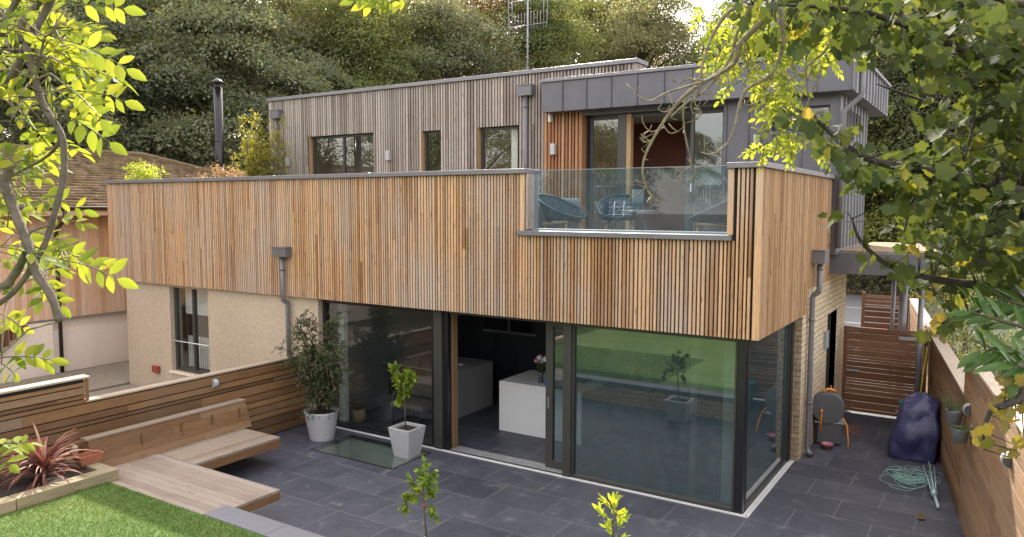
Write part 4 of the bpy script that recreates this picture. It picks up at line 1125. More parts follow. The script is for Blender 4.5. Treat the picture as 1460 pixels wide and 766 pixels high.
# ================================================================ TERRACE
def tub_chair(label, x, y, rz, cushion=False):
    t_ = thing('terrace_chair', label, 'chair', (x,y,3.562), 'rope tub chairs on the terrace')
    c_, s_ = math.cos(rz), math.sin(rz)
    W = lambda p: (x+p[0]*c_-p[1]*s_, y+p[0]*s_+p[1]*c_, 3.562+p[2])
    # shell: open bowl whose rim rises from a low front (+x) to a high back (-x)
    K=28; mb=MB(); ring=[]
    rim=[]; mid=[]; low=[]
    for k in range(K):
        a = 2*PI*k/K; f = .5-.5*math.cos(a)          # 0 front, 1 back
        zr = .41+.38*f**1.05; rr = .37+.03*f
        rim.append((rr*math.cos(a)-.04*f*1.6, rr*math.sin(a), zr)); mid.append((.345*math.cos(a)-.02,.345*math.sin(a),.385+.16*f)); low.append((.30*math.cos(a),.30*math.sin(a),.365))
    vs=[W(p) for p in rim+mid+low]+[W((0,0,.36))]; fs=[]
    for j in range(2):
        for k in range(K): fs.append((j*K+k,j*K+(k+1)%K,(j+1)*K+(k+1)%K,(j+1)*K+k))
    for k in range(K): fs.append((2*K+k,2*K+(k+1)%K,3*K))
    mb.add(vs,fs,.5,True); mb.build('shell','rope',t_)
    MB().tube([W(p) for p in rim]+[W(rim[0]),W(rim[1])],.017,8,cap=False).build('rim','rope',t_)
    for (lx,ly) in ((.24,.22),(.24,-.22),(-.22,.22),(-.22,-.22)):
        MB().tube([W((lx*.8,ly*.85,.36)),W((lx*1.2,ly*1.2,0))],[.024,.016],8).build('leg','furn_wood',t_)
    MB().tube([W((.25,-.23,.34)),W((-.24,-.23,.30))],.022,6).tube([W((.25,.23,.34)),W((-.24,.23,.30))],.022,6).build('seat_rail','furn_wood',t_)
    if cushion:
        mb = MB(); pts=[]
        n_=8
        for i in range(n_+1):
            for j in range(n_+1):
                u=(i/n_-.5)*.46; v=(j/n_-.5)*.40; b=.06*(1-(2*u/.46)**4)*(1-(2*v/.40)**4)
                pts.append((-.16-.25*(v/.4)+b, u, .53+v*.8))
        mb.add([W(p) for p in pts],[(i*(n_+1)+j,(i+1)*(n_+1)+j,(i+1)*(n_+1)+j+1,i*(n_+1)+j+1) for i in range(n_) for j in range(n_)],.5,True)
        cu = mb.build('cushion','cushion_navy',t_)
        mb = MB()
        for u in (-.11,.05):
            mb.tube([W((-.16-.25*(v/.4)+.06*(1-(2*u/.46)**4)*(1-(2*v/.40)**4)+.004,u,.535+v*.8)) for v in np.linspace(-.18,.18,8)],.006,4)
        for v in (-.1,.06):
            mb.tube([W((-.16-.25*(v/.4)+.06*(1-(2*u/.46)**4)*(1-(2*v/.40)**4)+.004,u,.535+v*.8)) for u in np.linspace(-.21,.21,8)],.006,4)
        mb.build('check_lines','white_stripe',cu)
    return t_
tub_chair('dark blue rope tub chair in left profile behind the glass, beside the storage box',-3.42,1.05,-.15)
tub_chair('dark blue rope tub chair with a checked navy cushion, facing the glass',-2.72,1.75,-PI/2+.35,True)
tub_chair('dark blue rope tub chair in profile at the right end of the balustrade',-.85,.95,PI+.25)
fp = thing('patio_fire','round metal patio fire table with a tall cylindrical flue in the middle of the terrace','patio heater',(-2.05,1.15,3.562))
MB().lathe([(0,.50),(.27,.50),(.27,.535),(0,.54)],(-2.12,1.1,3.562),30,.5).build('table_top','fire_metal',fp)
MB().tube([(-2.12,1.1,4.0),(-2.12,1.1,4.42)],.095,20).build('chimney','fire_metal',fp)
for k in range(3): a=k*2.1+.4; MB().tube([(-2.12+.08*math.cos(a),1.1+.08*math.sin(a),3.97),(-2.12+.22*math.cos(a),1.1+.22*math.sin(a),3.463)],.014,6).build('leg','fire_metal',fp)
bx_ = thing('storage_box','dark weatherproof storage box with a pale lid at the left end of the terrace','storage box',(-4.0,1.9,3.562))
MB().box(-4.55,-3.75,1.55,2.25,3.465,4.10,.5).build('box','plastic_grey',bx_,bevel=.02); MB().box(-4.58,-3.72,1.52,2.28,4.102,4.30,.5).build('lid','plastic_light',bx_,bevel=.05)

# aerial on the roof
ae = thing('aerial_mast','tall pale aerial mast with stacked dipole arrays rising behind the flat roof','aerial',(-8.38,8,7.04))
mb = MB().tube([(-8.38,8,7.04),(-8.38,8,10.4)],.024,8)
for z in np.arange(7.6,9.2,.28): mb.tube([(-8.38,8,z),(-8.38,8,z+.03)],.038,8)
mb.build('mast','aerial_metal',ae)
mb = MB()
for side in (-1,1):
    for zb in (9.05,9.72):
        mb.tube([(-8.38,8,zb),(-8.38+side*.62,8,zb)],.010,5)
        for k in range(6):
            x = -8.38+side*(.10+.10*k); mb.tube([(x,8,zb-.16),(x,8,zb+.34)],.006,5)
    mb.tube([(-8.38+side*.5,8,9.0),(-8.38+side*.5,8,10.2)],.012,5)
    mb.tube([(-8.38+side*.62,8,9.1),(-8.38+side*.62,8,10.1)],.010,5)
mb.build('dipoles','aerial_metal',ae)

# ================================================================ KITCHEN
cbn = thing('kitchen_units','tall dark kitchen units with two built in ovens along the back wall','kitchen units',(-6,4.3,0))
mb = MB()
for i in range(12):
    x = -8.0+i*.62
    mb.box(x,x+.615,3.95,4.40,.02,2.38,.5)
mb.build('cabinets','cabinet',cbn)
for x in (-6.70,-6.00):
    f_ = MB().box(x-.30,x+.30,3.93,3.948,1.42,1.92,.5).build('oven','oven_glass',cbn,bevel=.004)
    MB().tube([(x-.25,3.90,1.84),(x+.25,3.90,1.84)],.008,6).build('handle','cabinet',f_)
    MB().box(x-.30,x+.30,3.926,3.931,1.86,1.92,.5).build('control_panel','cabinet',f_)
B('niche_frame','paint_grey',cbn,(-7.04,-5.66,3.935,3.949,1.36,1.40,.5),(-6.365,-6.335,3.935,3.949,1.40,1.96,.5),(-7.04,-5.66,3.935,3.949,1.945,1.97,.5))
i1 = thing('kitchen_island','grey stone topped kitchen island seen through the open doors, left of the two','kitchen island',(-7,2.3,0))
MB().box(-8.0,-6.14,1.66,3.0,.895,.93,.5).build('worktop','grey_quartz',i1,bevel=.004); MB().box(-6.175,-6.14,1.66,3.0,0,.893,.5).build('end_panel','grey_quartz',i1)
MB().box(-7.9,-6.18,1.75,2.9,0,.89,.5).build('cupboards','cabinet',i1)
MB().box(-6.9,-6.42,2.28,2.36,.932,.948,.5).build('socket_strip','white_quartz',i1)
i2 = thing('kitchen_island','white stone kitchen island with a flower vase, right of the two','kitchen island',(-4.3,2.1,0))
MB().box(-5.03,-3.32,1.57,2.70,.895,.93,.5).build('worktop','white_quartz',i2,bevel=.004); MB().box(-5.03,-3.32,1.57,1.605,0,.893,.5).build('end_panel','white_quartz',i2); MB().box(-5.03,-4.995,1.607,2.70,0,.893,.5).build('end_panel','white_quartz',i2)
MB().box(-4.99,-3.36,1.61,2.65,0,.89,.5).build('cupboards','cabinet',i2)
MB().box(-4.4,-3.6,2.2,2.62,.932,.938,.5).build('hob','black_gloss',i2)
vs_ = thing('flower_vase','glass vase of pale pink flowers on the white island','vase',(-4.30,1.85,.932))
MB().lathe([(0,0),(.045,0),(.055,.02),(.04,.12),(.06,.21),(.055,.21),(.035,.12),(.045,.02),(0,.01)],(-4.30,1.85,.932),18,.5).build('vase','vase',vs_)
mb = MB(); P=[];D=[];N=[];S=[]
for k in range(16):
    a=rng.uniform(0,2*PI); q=(-4.30+.14*math.cos(a)*rng.random(),1.85+.14*math.sin(a)*rng.random(),1.28+.13*rng.random()); mb.tube([(-4.30,1.85,1.05),q],.003,4)
    pp,dd,nn,ss = spray((-4.30,1.85,1.1),(q[0]+4.30,q[1]-1.85,.2),.2,6,.05,.6); P+=pp;D+=dd;N+=nn;S+=ss
    if k<11: mb2 = MB().lathe([(0,-.03),(.035,-.01),(.04,.02),(.02,.04),(0,.035)],q,8,.5); mb2.build('flower','white_stripe' if k%2 else 'skin_flower',vs_)
mb.build('stems','leaf_herb',vs_); cloud(P,D,N,S,*L_OVAL,rng.random(len(P)),'leaves','leaf_nandina',vs_)
bc = thing('blue_card','small blue card standing beside the vase','card',(-4.08,1.72,.932)); MB().box(-4.14,-4.02,1.70,1.71,.932,1.05,.5).build('card','blue_card',bc)
def indoor_plant(name,label,c,h,rb_,mat,stand=False,lm='leaf_nandina'):
    t_ = thing(name,label,'house plant',c); z = c[2]+(.28 if stand else 0)
    MB().lathe([(0,0),(rb_*.8,0),(rb_,.05),(rb_,.24),(rb_*.9,.25),(rb_*.85,.2),(0,.2)],(c[0],c[1],z),20,.5).build('basket',mat,t_)
    if stand:
        for k in range(3):
            a=k*2.09+.5; MB().tube([(c[0]+(rb_+.01)*math.cos(a),c[1]+(rb_+.01)*math.sin(a),z+.24),(c[0]+(rb_+.02)*math.cos(a),c[1]+(rb_+.02)*math.sin(a),c[2])],.010,6).build('leg','black_gloss',t_)
    P=[];D=[];N=[];S=[]
    for k in range(34):
        a=rng.uniform(0,2*PI); pp,dd,nn,ss = spray((c[0],c[1],z+.2),(math.cos(a)*.6,math.sin(a)*.6,1),h*rng.uniform(.5,1),9,.07,.7,.3); P+=pp;D+=dd;N+=nn;S+=ss
    cloud(P,D,N,S,*L_LANCE,rng.random(len(P)),'leaves',lm,t_)
indoor_plant('house_plant','indoor plant in a woven basket on black legs inside the right hand corner glazing',(-.62,.75,0),.55,.13,'basket',True)
indoor_plant('house_plant','small indoor plant in a cream basket just inside the left hand fixed window',(-7.60,.55,0),.35,.12,'basket')
ch_ = thing('lounge_chair','brown lounge chair inside the left hand fixed window','chair',(-6.9,.9,0))
MB().box(-7.0,-6.2,.75,1.35,.32,.44,.5).build('seat','kitchen_sofa',ch_,bevel=.05); MB().box(-7.0,-6.2,1.30,1.45,.44,.85,.5).build('backrest','kitchen_sofa',ch_,bevel=.05)
for (x,y) in ((-6.95,.8),(-6.25,.8),(-6.95,1.4),(-6.25,1.4)): MB().tube([(x,y,.32),(x,y,0)],.015,6).build('leg','black_gloss',ch_)
# ================================================================ TREES BEHIND
def crown_cloud(name, parent, rx, rz, zc, nclump, nleaf, size, seed, cr=(1.0,1.6), flat=.42, droop=.35, mat='leaf_mid', low=-.75, T=L_DIAMOND, org=None, c=(0,0)):
    g = np.random.default_rng(seed)
    cl = []
    while len(cl) < nclump:
        v = g.normal(size=3); v /= np.linalg.norm(v)
        if v[2] < low: continue
        rr = g.uniform(.45,1.0)**.6
        taper = 1-.25*max(0,v[2])
        lump = 1+.22*math.sin(v[0]*5+seed)*math.cos(v[1]*4+seed*1.3)
        cl.append((c[0]+v[0]*rx*rr*taper*lump, c[1]+v[1]*rx*rr*taper*lump, zc+v[2]*rz*rr, g.uniform(*cr)))
    P=[];D=[];N=[];S=[];Rr=[]
    for (x,y,z,r) in cl:
        n = int(nleaf*(r/cr[1])**2*g.uniform(.7,1.2))
        u = g.normal(size=(n,3)); u /= np.linalg.norm(u,axis=1,keepdims=True)
        u[:,2] = np.where(u[:,2]<-.35, -u[:,2]*.6, u[:,2])
        rad = r*g.uniform(.55,1.08,size=(n,1))
        # ragged clump outline
        rad = rad*(1+.28*np.sin(u[:,0:1]*6+x*3)*np.cos(u[:,1:2]*5+y*3))
        out = np.array([x-c[0],y-c[1],0]); out = out/(np.linalg.norm(out)+1e-6)
        p = np.array([x,y,z]) + u*rad*np.array([1,1,flat])
        p[:,2] -= droop*np.maximum(0,(p[:,0]-x)*out[0]+(p[:,1]-y)*out[1])
        P.append(p)
        nn = u*np.array([.6,.6,.6])+np.array([0,0,.55])+g.normal(size=(n,3))*.42
        d = u*np.array([1,1,.2])+np.array([0,0,-.45])+g.normal(size=(n,3))*.5
        D.append(d); N.append(nn); S.append(size*g.uniform(.6,1.25,size=n)); 
        tone = g.uniform(0,.5)
        Rr.append(np.clip(tone+g.normal(size=n)*.22+.2,0,1))
    P,D,N,S,Rr = (np.concatenate(q) for q in (P,D,N,S,Rr))
    return cloud(P,D,N,S,*T,Rr,name,mat,parent,org), cl
def make_tree(label, kind, seed, rx, rz, zc, nclump, nleaf, size, mat, **kw):
    t_ = thing(kind, label, 'tree', (0,0,0), 'trees in the wood behind the house')
    cr_, cl = crown_cloud('crown', t_, rx, rz, zc, nclump, nleaf, size, seed, mat=mat, **kw)
    g = random.Random(seed)
    mb = MB(); top = zc+rz*.55
    tp = [(0,0,-.3),(g.uniform(-.1,.1),g.uniform(-.1,.1),zc*.35),(g.uniform(-.3,.3),g.uniform(-.3,.3),zc),(g.uniform(-.4,.4),g.uniform(-.4,.4),top)]
    mb.tube(tp,[.34,.26,.15,.04],9)
    mb.build('trunk','bark',t_)
    mb = MB()
    for (x,y,z,r) in cl[::3]:
        z0 = max(zc*.3, z-1.6-abs(x)*.35); mb.tube([(tp[2][0]*z0/zc,tp[2][1]*z0/zc,z0),(x*.5,y*.5,(z0+z)/2+.2),(x,y,z-.1)],[.09,.055,.02],5)
    mb.build('limbs','bark',t_)
    t_['_rx'] = 0; del t_['_rx']
    return t_
protoA = make_tree('x','sycamore_tree',11,4.6,5.4,7.6,125,1150,.135,'leaf_dark',cr=(1.0,1.75),flat=.40,droop=.5)
protoB = make_tree('x','ash_tree',23,3.9,5.8,8.2,130,800,.115,'leaf_mid',cr=(.8,1.35),flat=.62,droop=.2)
protoC = make_tree('x','lime_tree',37,3.3,6.0,8.0,125,800,.115,'leaf_mid',cr=(.8,1.3),flat=.75,droop=.25)
protoD = make_tree('x','hawthorn_tree',51,3.0,3.2,3.9,95,700,.095,'leaf_mid',cr=(.7,1.1),flat=.7,droop=.25,low=-.95)
protos = {'A':protoA,'B':protoB,'C':protoC,'D':protoD}
used = set()
def place(kind, px, d, s, rz, mat, label, sz=1.0, z=0.0):
    p = protos[kind]
    t_ = p if kind not in used else copy_tree(p)
    used.add(kind)
    b = bearing(px, d, z)
    if b.x > -17 and b.y < 31.8:      # keep clear of the road
        d2 = (31.8+1.5*math.sin(px)-CAM.y)/math.cos(YAW+math.atan((px-730)/F_PX)); s *= (d2/d)**.9; b = bearing(px, d2, z)
    t_.location = b; t_.scale = (s,s,s*sz); t_.rotation_euler = (0,0,rz)
    t_['label'] = label
    for ch in t_.children:
        if ch.name.startswith('crown'):
            ch.material_slots[0].link = 'OBJECT'; ch.material_slots[0].material = M[mat]
    return t_
T_ = [
 ('A',-70,30,1.00,.3,'leaf_grey','dull green tree at the far left edge, mostly behind the foreground ash leaves'),
 ('B', 95,33,1.02,1.1,'leaf_grey','silvery grey green tree between the left ash leaves and the dark sycamore'),
 ('A',215,36,1.12,2.0,'leaf_dark','large dark sycamore directly behind the tiled roof, left of the black flue'),
 ('A',330,33,1.05,4.4,'leaf_dark','large dark sycamore rising directly behind the black flue'),
 ('A',425,38,1.18,5.6,'leaf_dark','dark sycamore above the left end of the upper timber block'),
 ('C',500,35,1.00,.7,'leaf_mid','narrow mid green tree above the double upper window'),
 ('B',572,38,1.08,2.9,'leaf_mid','feathery green tree above the narrow upper window'),
 ('C',640,36,1.00,4.0,'leaf_grey','greyish slim tree behind the middle of the timber roofline'),
 ('B',700,42,1.20,5.1,'leaf_rust','brown tinged tree just left of the aerial mast'),
 ('C',762,40,1.12,1.9,'leaf_mid','green tree directly behind the aerial mast'),
 ('D',800,33,1.25,3.3,'leaf_yellow','low yellow green tree right of the aerial mast'),
 ('B',850,38,1.08,.2,'leaf_mid','leafy tree behind the stepped end of the timber block'),
 ('C',915,42,1.15,2.4,'leaf_dark','dark green tree above the left half of the grey metal roof'),
 ('D',960,36,1.20,3.9,'leaf_yellow','pale green low tree just above the middle of the grey metal roof'),
 ('B',1045,40,1.00,3.0,'leaf_mid','tree behind the bare hanging twigs'),
 ('C',1130,37,1.02,5.5,'leaf_mid','green tree above the right half of the grey metal roof'),
 ('B',1225,35,1.06,.9,'leaf_mid','tree behind the right hand corner of the grey metal roof'),
 ('D',1272,42,1.55,1.2,'leaf_mid','bushy tree beyond the road just right of the metal clad corner'),
 ('C',1330,35,1.08,2.2,'leaf_grey','pale green tree right of the house, behind the sycamore leaves'),
 ('D',1370,33,1.50,4.6,'leaf_mid','rounded tree above the garden fence, behind the sycamore leaves'),
 ('B',1440,31,1.05,4.0,'leaf_mid','tall tree at the right edge behind the sycamore leaves'),
 ('A',130,50,1.32,.9,'leaf_mid','distant tree top behind the gap left of the dark sycamores'),
 ('C',285,52,1.32,.4,'leaf_yellow','distant yellow tipped tree top over the two dark sycamores'),
 ('B',430,54,1.30,1.4,'leaf_rust','distant russet tree top in the gap above the dark sycamores'),
 ('A',540,55,1.42,2.6,'leaf_mid','distant tree top left of centre above the timber block'),
 ('B',655,56,1.38,3.6,'leaf_mid','distant feathery tree top left of the aerial'),
 ('A',815,54,1.40,4.7,'leaf_mid','distant broad tree top right of the aerial'),
 ('C',900,57,1.30,5.9,'leaf_rust','distant russet tree top right of centre'),
 ('A',1085,52,1.30,1.7,'leaf_yellow','distant light green tree top behind the hanging twigs'),
 ('B',1185,50,1.35,2.7,'leaf_mid','distant tree top over the right end of the metal roof'),
 ('A',1300,50,1.35,3.1,'leaf_mid','distant broad tree right of the house beyond the road'),
 ('D',1262,43,1.9,2.2,'leaf_mid','bushy light green tree beyond the road above the canopy'),
 ('D',1312,42,1.8,3.2,'leaf_yellow','pale leafy tree beyond the road right of the canopy columns'),
 ('D',1352,45,1.9,5.2,'leaf_mid','rounded tree beyond the road behind the sycamore boughs'),
 ('D',1400,25,1.0,0.2,'leaf_mid','hawthorn in the next garden behind the right hand fence'),
 ('D',1470,21,1.0,1.2,'leaf_dark','dark hawthorn in the next garden at the right edge'),
 ('A',1420,48,1.30,5.0,'leaf_dark','distant dark tree at the right edge beyond the road'),
]
for row in T_: place(*row)
# hedge and undergrowth along the far side of the road
P=[];D=[];N=[];S=[]
n = 40000
x = rng.uniform(-42,16,n); f = rng.random(n); y = 31.5+.0*x+rng.normal(size=n)*1.0; z = np.abs(rng.normal(size=n))*1.3*(1+.35*np.sin(x*1.1))
P = np.stack([x,y+z*.25,z],1)
tag(cloud(P, rng.normal(size=(n,3))+[0,-.3,-.2], rng.normal(size=(n,3))*.6+[0,-.5,.6], rng.uniform(.10,.20,n), *L_DIAMOND, rng.random(n),'undergrowth','leaf_dark'),kind='stuff')

# --- shrubs
def bush(name, label, c, rx, rz, ncl, nl, size, mat, seed, T=L_OVAL, cr=(.25,.42), grp=None, cat='shrub', stems=9):
    t_ = thing(name, label, cat, c, grp)
    ob, cl = crown_cloud('foliage', t_, rx, rz, c[2]+rz*.8, ncl, nl, size, seed, mat=mat, cr=cr, flat=.85, droop=.1, T=T, c=(c[0],c[1]), low=-.9)
    mb = MB()
    for (x,y,z,r) in cl[:stems]: mb.tube([(c[0],c[1],c[2]-.05),((c[0]+x)/2,(c[1]+y)/2,(c[2]+z)/2),(x,y,z)],[.02,.013,.006],5)
    mb.build('stems','stem',t_); return t_
bush('roof_shrub','bright lime green shrub behind the far left end of the parapet',(-14.22,.55,4.25),.42,.52,30,90,.085,'leaf_lime',61,T=L_LANCE,cr=(.14,.24))
bush('roof_shrub','pinkish brown feathery shrub at the foot of the black flue',(-13.0,1.55,4.0),.80,.62,46,90,.07,'leaf_pinkish',62,T=L_LANCE,cr=(.16,.3))
gs = thing('ornamental_grass','arching straw green grasses in the roof planter right of the flue','grass',(-12.7,2.3,3.9))
mb = MB()
for k in range(220):
    a = rng.uniform(0,2*PI); L = rng.uniform(.7,1.3); o = Vector((-12.7+rng.normal()*.3,2.3+rng.normal()*.15,3.9)); h = Vector((math.cos(a),math.sin(a),0)); p=o; vs=[]
    for i in range(6):
        e2 = 1.4-(i/5)**1.5*1.7; 
        if i: p = p+(h*math.cos(e2)*.7+Vector((0,0,math.sin(e2))))*(L/5)
        s_ = Vector((-h.y,h.x,0))*.006*(1-.8*i/5); vs += [p-s_, p+s_]
    mb.add(vs,[(2*i,2*i+1,2*i+3,2*i+2) for i in range(5)],rng.random())
mb.build('blades','leaf_herb',gs)
bm_ = thing('bamboo','upright yellow green bamboo against the left end of the upper wall','bamboo',(-13.9,3.9,3.9))
mb = MB(); P=[];D=[];N=[];S=[]
for k in range(34):
    o = Vector((-14.2+rng.normal()*.28,3.75+rng.normal()*.15,3.9)); tp = o+Vector((rng.normal()*.25-.1,rng.normal()*.12,rng.uniform(1.6,2.7)))
    mb.tube([o,o.lerp(tp,.5),tp],[.010,.008,.003],5)
    for q in range(26):
        f = rng.uniform(.3,1.03); p = o.lerp(tp,f); pp,dd,nn,ss = spray(p,rng.normal(size=3)*[1,1,.5]+[0,0,.1],.16,5,.11,.5,.5); P+=pp;D+=dd;N+=nn;S+=ss
mb.build('canes','stem',bm_); cloud(P,D,N,S,*L_LANCE,rng.random(len(P)),'leaves','leaf_yellow',bm_)
# neighbour's side on the right
bush('garden_shrub','leafy shrub in the next garden just beyond the right hand fence end',(2.4,10.2,-.05),1.0,1.25,60,150,.07,'leaf_mid',71,cr=(.3,.5))
bush('garden_shrub','ivy covered shrub in the next garden near the gate post',(3.0,7.6,-.05),.85,1.0,50,150,.07,'leaf_dark',72,cr=(.25,.45))
bush('garden_shrub','tall shrub in the next garden far along the right fence',(1.9,14.5,-.05),1.4,2.0,80,150,.08,'leaf_mid',73,cr=(.4,.6))
tag(MB().quad((2.9,-9,-.02),(30,-9,-.02),(30,13,-.02),(.95,13,-.02),.5).build('neighbour_ground','gravel'),kind='structure')
bw = thing('garden_wall','low reddish brick wall in the next garden beyond the right fence','wall',(4,9.5,0))
stone('brick_red',(.30,.11,.07),(.24,.09,.055),(.30,.26,.22),.22,.075,rot=(-PI/2,0,0))
B('brickwork','brick_red',bw,(3.3,9,8.8,9.0,-.02,.62,.5)); B('coping','paving_coping',bw,(3.28,9,8.77,9.03,.622,.67,.5))
# garden at the back, behind the camera: what the windows reflect
for i,(x,y,k,s,mt) in enumerate([(-20,-37,'A',.9,'leaf_mid'),(-12,-41,'B',1.0,'leaf_yellow'),(-4,-38,'A',.95,'leaf_mid'),(4,-41,'C',1.0,'leaf_dark'),(11,-37,'A',.9,'leaf_mid'),(-29,-26,'D',1.5,'leaf_mid'),(17,-30,'D',1.4,'leaf_mid'),(-15,-13,'D',1.1,'leaf_dark'),(-21,-9,'D',1.2,'leaf_mid'),(-16,-20,'D',1.2,'leaf_dark')]):
    t_ = copy_tree(protos[k]); t_.location = (x,y,.4); t_.scale = (s,s,s); t_.rotation_euler=(0,0,i*1.3)
    t_['label'] = 'garden tree behind the camera, only seen reflected in the window glass'; t_['group'] = 'trees at the far end of the garden'
    for ch in t_.children:
        if ch.name.startswith('crown'): ch.material_slots[0].link='OBJECT'; ch.material_slots[0].material = M[mt]

# ================================================================ NEAR FOLIAGE
def limb(mb, pts, r0, r1):
    """pts: (px, py, depth) or Vector; thick end first; knobbly and smooth"""
    P_ = [p if isinstance(p, Vector) else at(*p) for p in pts]
    out=[]; n = len(P_)
    for i in range(n-1):
        p0,p1,p2,p3 = P_[max(i-1,0)],P_[i],P_[i+1],P_[min(i+2,n-1)]
        for k in range(4):
            t = k/4; out.append(.5*((2*p1)+(p2-p0)*t+(2*p0-5*p1+4*p2-p3)*t*t+(3*p1-p0-3*p2+p3)*t**3))
    out.append(P_[-1]); m_ = len(out)
    rad = [(r0+(r1-r0)*i/(m_-1))*(1+.10*math.sin(i*2.3)+.06*random.random()) for i in range(m_)]
    mb.tube(out, rad, 9); return out
def pinnate(acc, mbs, base, d, L, size, pairs=4, up=None):
    """an ash leaf: a thin stalk with opposite leaflets and one at the tip"""
    base = np.array(base); d = np.array(d)/np.linalg.norm(d)
    nrm = np.array([0,0,.7])-np.array(_f)*.75+rng.normal(size=3)*.35 if up is None else np.array(up)
    x = np.cross(d,nrm); x /= np.linalg.norm(x); z = np.cross(x,d)
    pts=[]
    for i in range(7):
        f=i/6; pts.append(base+d*L*f-np.array([0,0,1])*L*.22*f*f)
    mbs.tube([Vector(p) for p in pts],[.0022]*5+[.0014]*2,4)
    for k in range(pairs):
        f = .34+.52*k/(pairs-1); i=f*6; p = pts[int(i)]*(1-(i%1))+pts[min(int(i)+1,6)]*(i%1)
        for s_ in (-1,1):
            acc[0].append(p); acc[1].append(d*.55+x*s_*.95+rng.normal(size=3)*.14-np.array([0,0,.22])); acc[2].append(z+rng.normal(size=3)*.30); acc[3].append(size*rng.uniform(.78,1.08))
    acc[0].append(pts[-1]); acc[1].append(d+rng.normal(size=3)*.12-np.array([0,0,.3])); acc[2].append(z+rng.normal(size=3)*.2); acc[3].append(size*1.05)
def nearest(p, pts):
    return min(pts, key=lambda q:(q-p).length)

# ---- left: sunlit ash
fa = thing('ash_tree','near ash branches with backlit yellow green leaflets framing the left edge','tree',tuple(bearing(-420,3.4,.45)))
tb = Vector(ORG[fa.name]); fork = Vector((tb.x+.1,tb.y+.05,3.3))
MB().tube([tb-Vector((0,0,.1)),Vector((tb.x+.05,tb.y,2)),fork,Vector((tb.x-.1,tb.y+.3,5.5)),Vector((tb.x,tb.y+.5,7.5))],[.13,.11,.09,.06,.03],12).build('trunk','bark_dark',fa)
mb = MB(); pts=[]
E_ = [fork,(-160,130,2.7),(0,225,2.45),(6,261,2.43),(23,307,2.4),(39,346,2.38),(50,385,2.36),(73,422,2.34),(85,458,2.33)]
pts += limb(mb,E_,.017,.012)
pts += limb(mb,[(38,360,2.38),(20,392,2.45),(-10,414,2.5),(-150,450,2.8)],.011,.016); limb(mb,[(-150,450,2.8),Vector((tb.x+.05,tb.y,2.6))],.016,.03)
pts += limb(mb,[(-100,200,2.6),(0,133,2.55),(39,62,2.5),(73,0,2.5),(110,-90,2.5)],.0145,.010)
pts += limb(mb,[(33,62,2.5),(31,34,2.5),(57,0,2.5),(70,-60,2.5)],.012,.009)
pts += limb(mb,[(-40,120,2.7),(0,57,2.65),(5,34,2.65),(24,0,2.65),(50,-60,2.6)],.013,.009)
pts += limb(mb,[(37,66,2.5),(50,115,2.48),(62,150,2.46),(86,189,2.44),(91,215,2.43),(90,254,2.42),(78,303,2.42),(62,352,2.43),(33,400,2.45),(0,432,2.5),(-60,455,2.6)],.0115,.008)
pts += limb(mb,[(86,190,2.44),(80,210,2.46),(60,228,2.5),(30,244,2.55),(0,262,2.6)],.006,.003)
pts += limb(mb,[(70,160,2.45),(50,130,2.4),(62,60,2.4),(70,50,2.4)],.004,.003)
pts += limb(mb,[(36,345,2.38),(45,330,2.4),(70,322,2.4)],.005,.003)
pts += limb(mb,[(62,400,2.4),(66,385,2.45),(100,380,2.5)],.004,.002)
mb.build('branches','bark',fa)
acc=([],[],[],[]); ms=MB(); tw=MB()
CL=[(30,60,50,6),(20,200,40,5),(40,15,50,13),(90,40,30,6),(55,90,45,14),(95,115,24,4),(15,165,34,9),(75,150,22,3),(5,250,34,9),(45,285,22,4),(0,340,30,6),(55,345,22,3),(85,388,18,4),(45,375,20,2),(-8,455,20,3),(-8,505,14,2),(-14,650,14,3),(-25,765,24,2),(-30,100,40,7),(-40,300,50,7),(5,20,40,6)]
for (cx,cy_,r_,n) in CL:
    for k in range(n):
        px = cx+rng.normal()*r_*.5; py = cy_+rng.normal()*r_*.55
        if px > 105: px = 210-px
        dd_ = rng.uniform(2.3,3.1); p = at(px,py,dd_)
        q = nearest(p, pts)
        dv = Vector((rng.normal(),rng.normal(),rng.normal()*.4-.15))+_r*.45
        pinnate(acc,ms,tuple(p),tuple(dv),rng.uniform(.13,.19),.059,pairs=int(rng.integers(3,5)))
        if (q-p).length < .28: tw.tube([q,q.lerp(p,.5)+Vector((0,0,.03)),p],[.0035,.003,.002],5)
for (px,py,dx,dy) in ((78,158,1,.35),(95,130,1,-.05),(100,60,1,.25),(85,370,1,.12),(95,10,1,-.2)):
    p = at(px,py,2.4); dv = _r*dx - _u*dy; pinnate(acc,ms,tuple(p),tuple(dv),.18,.070,4,up=tuple(-_f*.9+Vector((0,0,.3))))
    q = nearest(p,pts); tw.tube([q,p],[.003,.002],5)
tw.build('twigs','twig',fa); ms.build('leaf_stalks','leaf_herb',fa)
cloud(*acc,*L_OVAL,rng.random(len(acc[0])),'leaves','leaf_ash',fa)

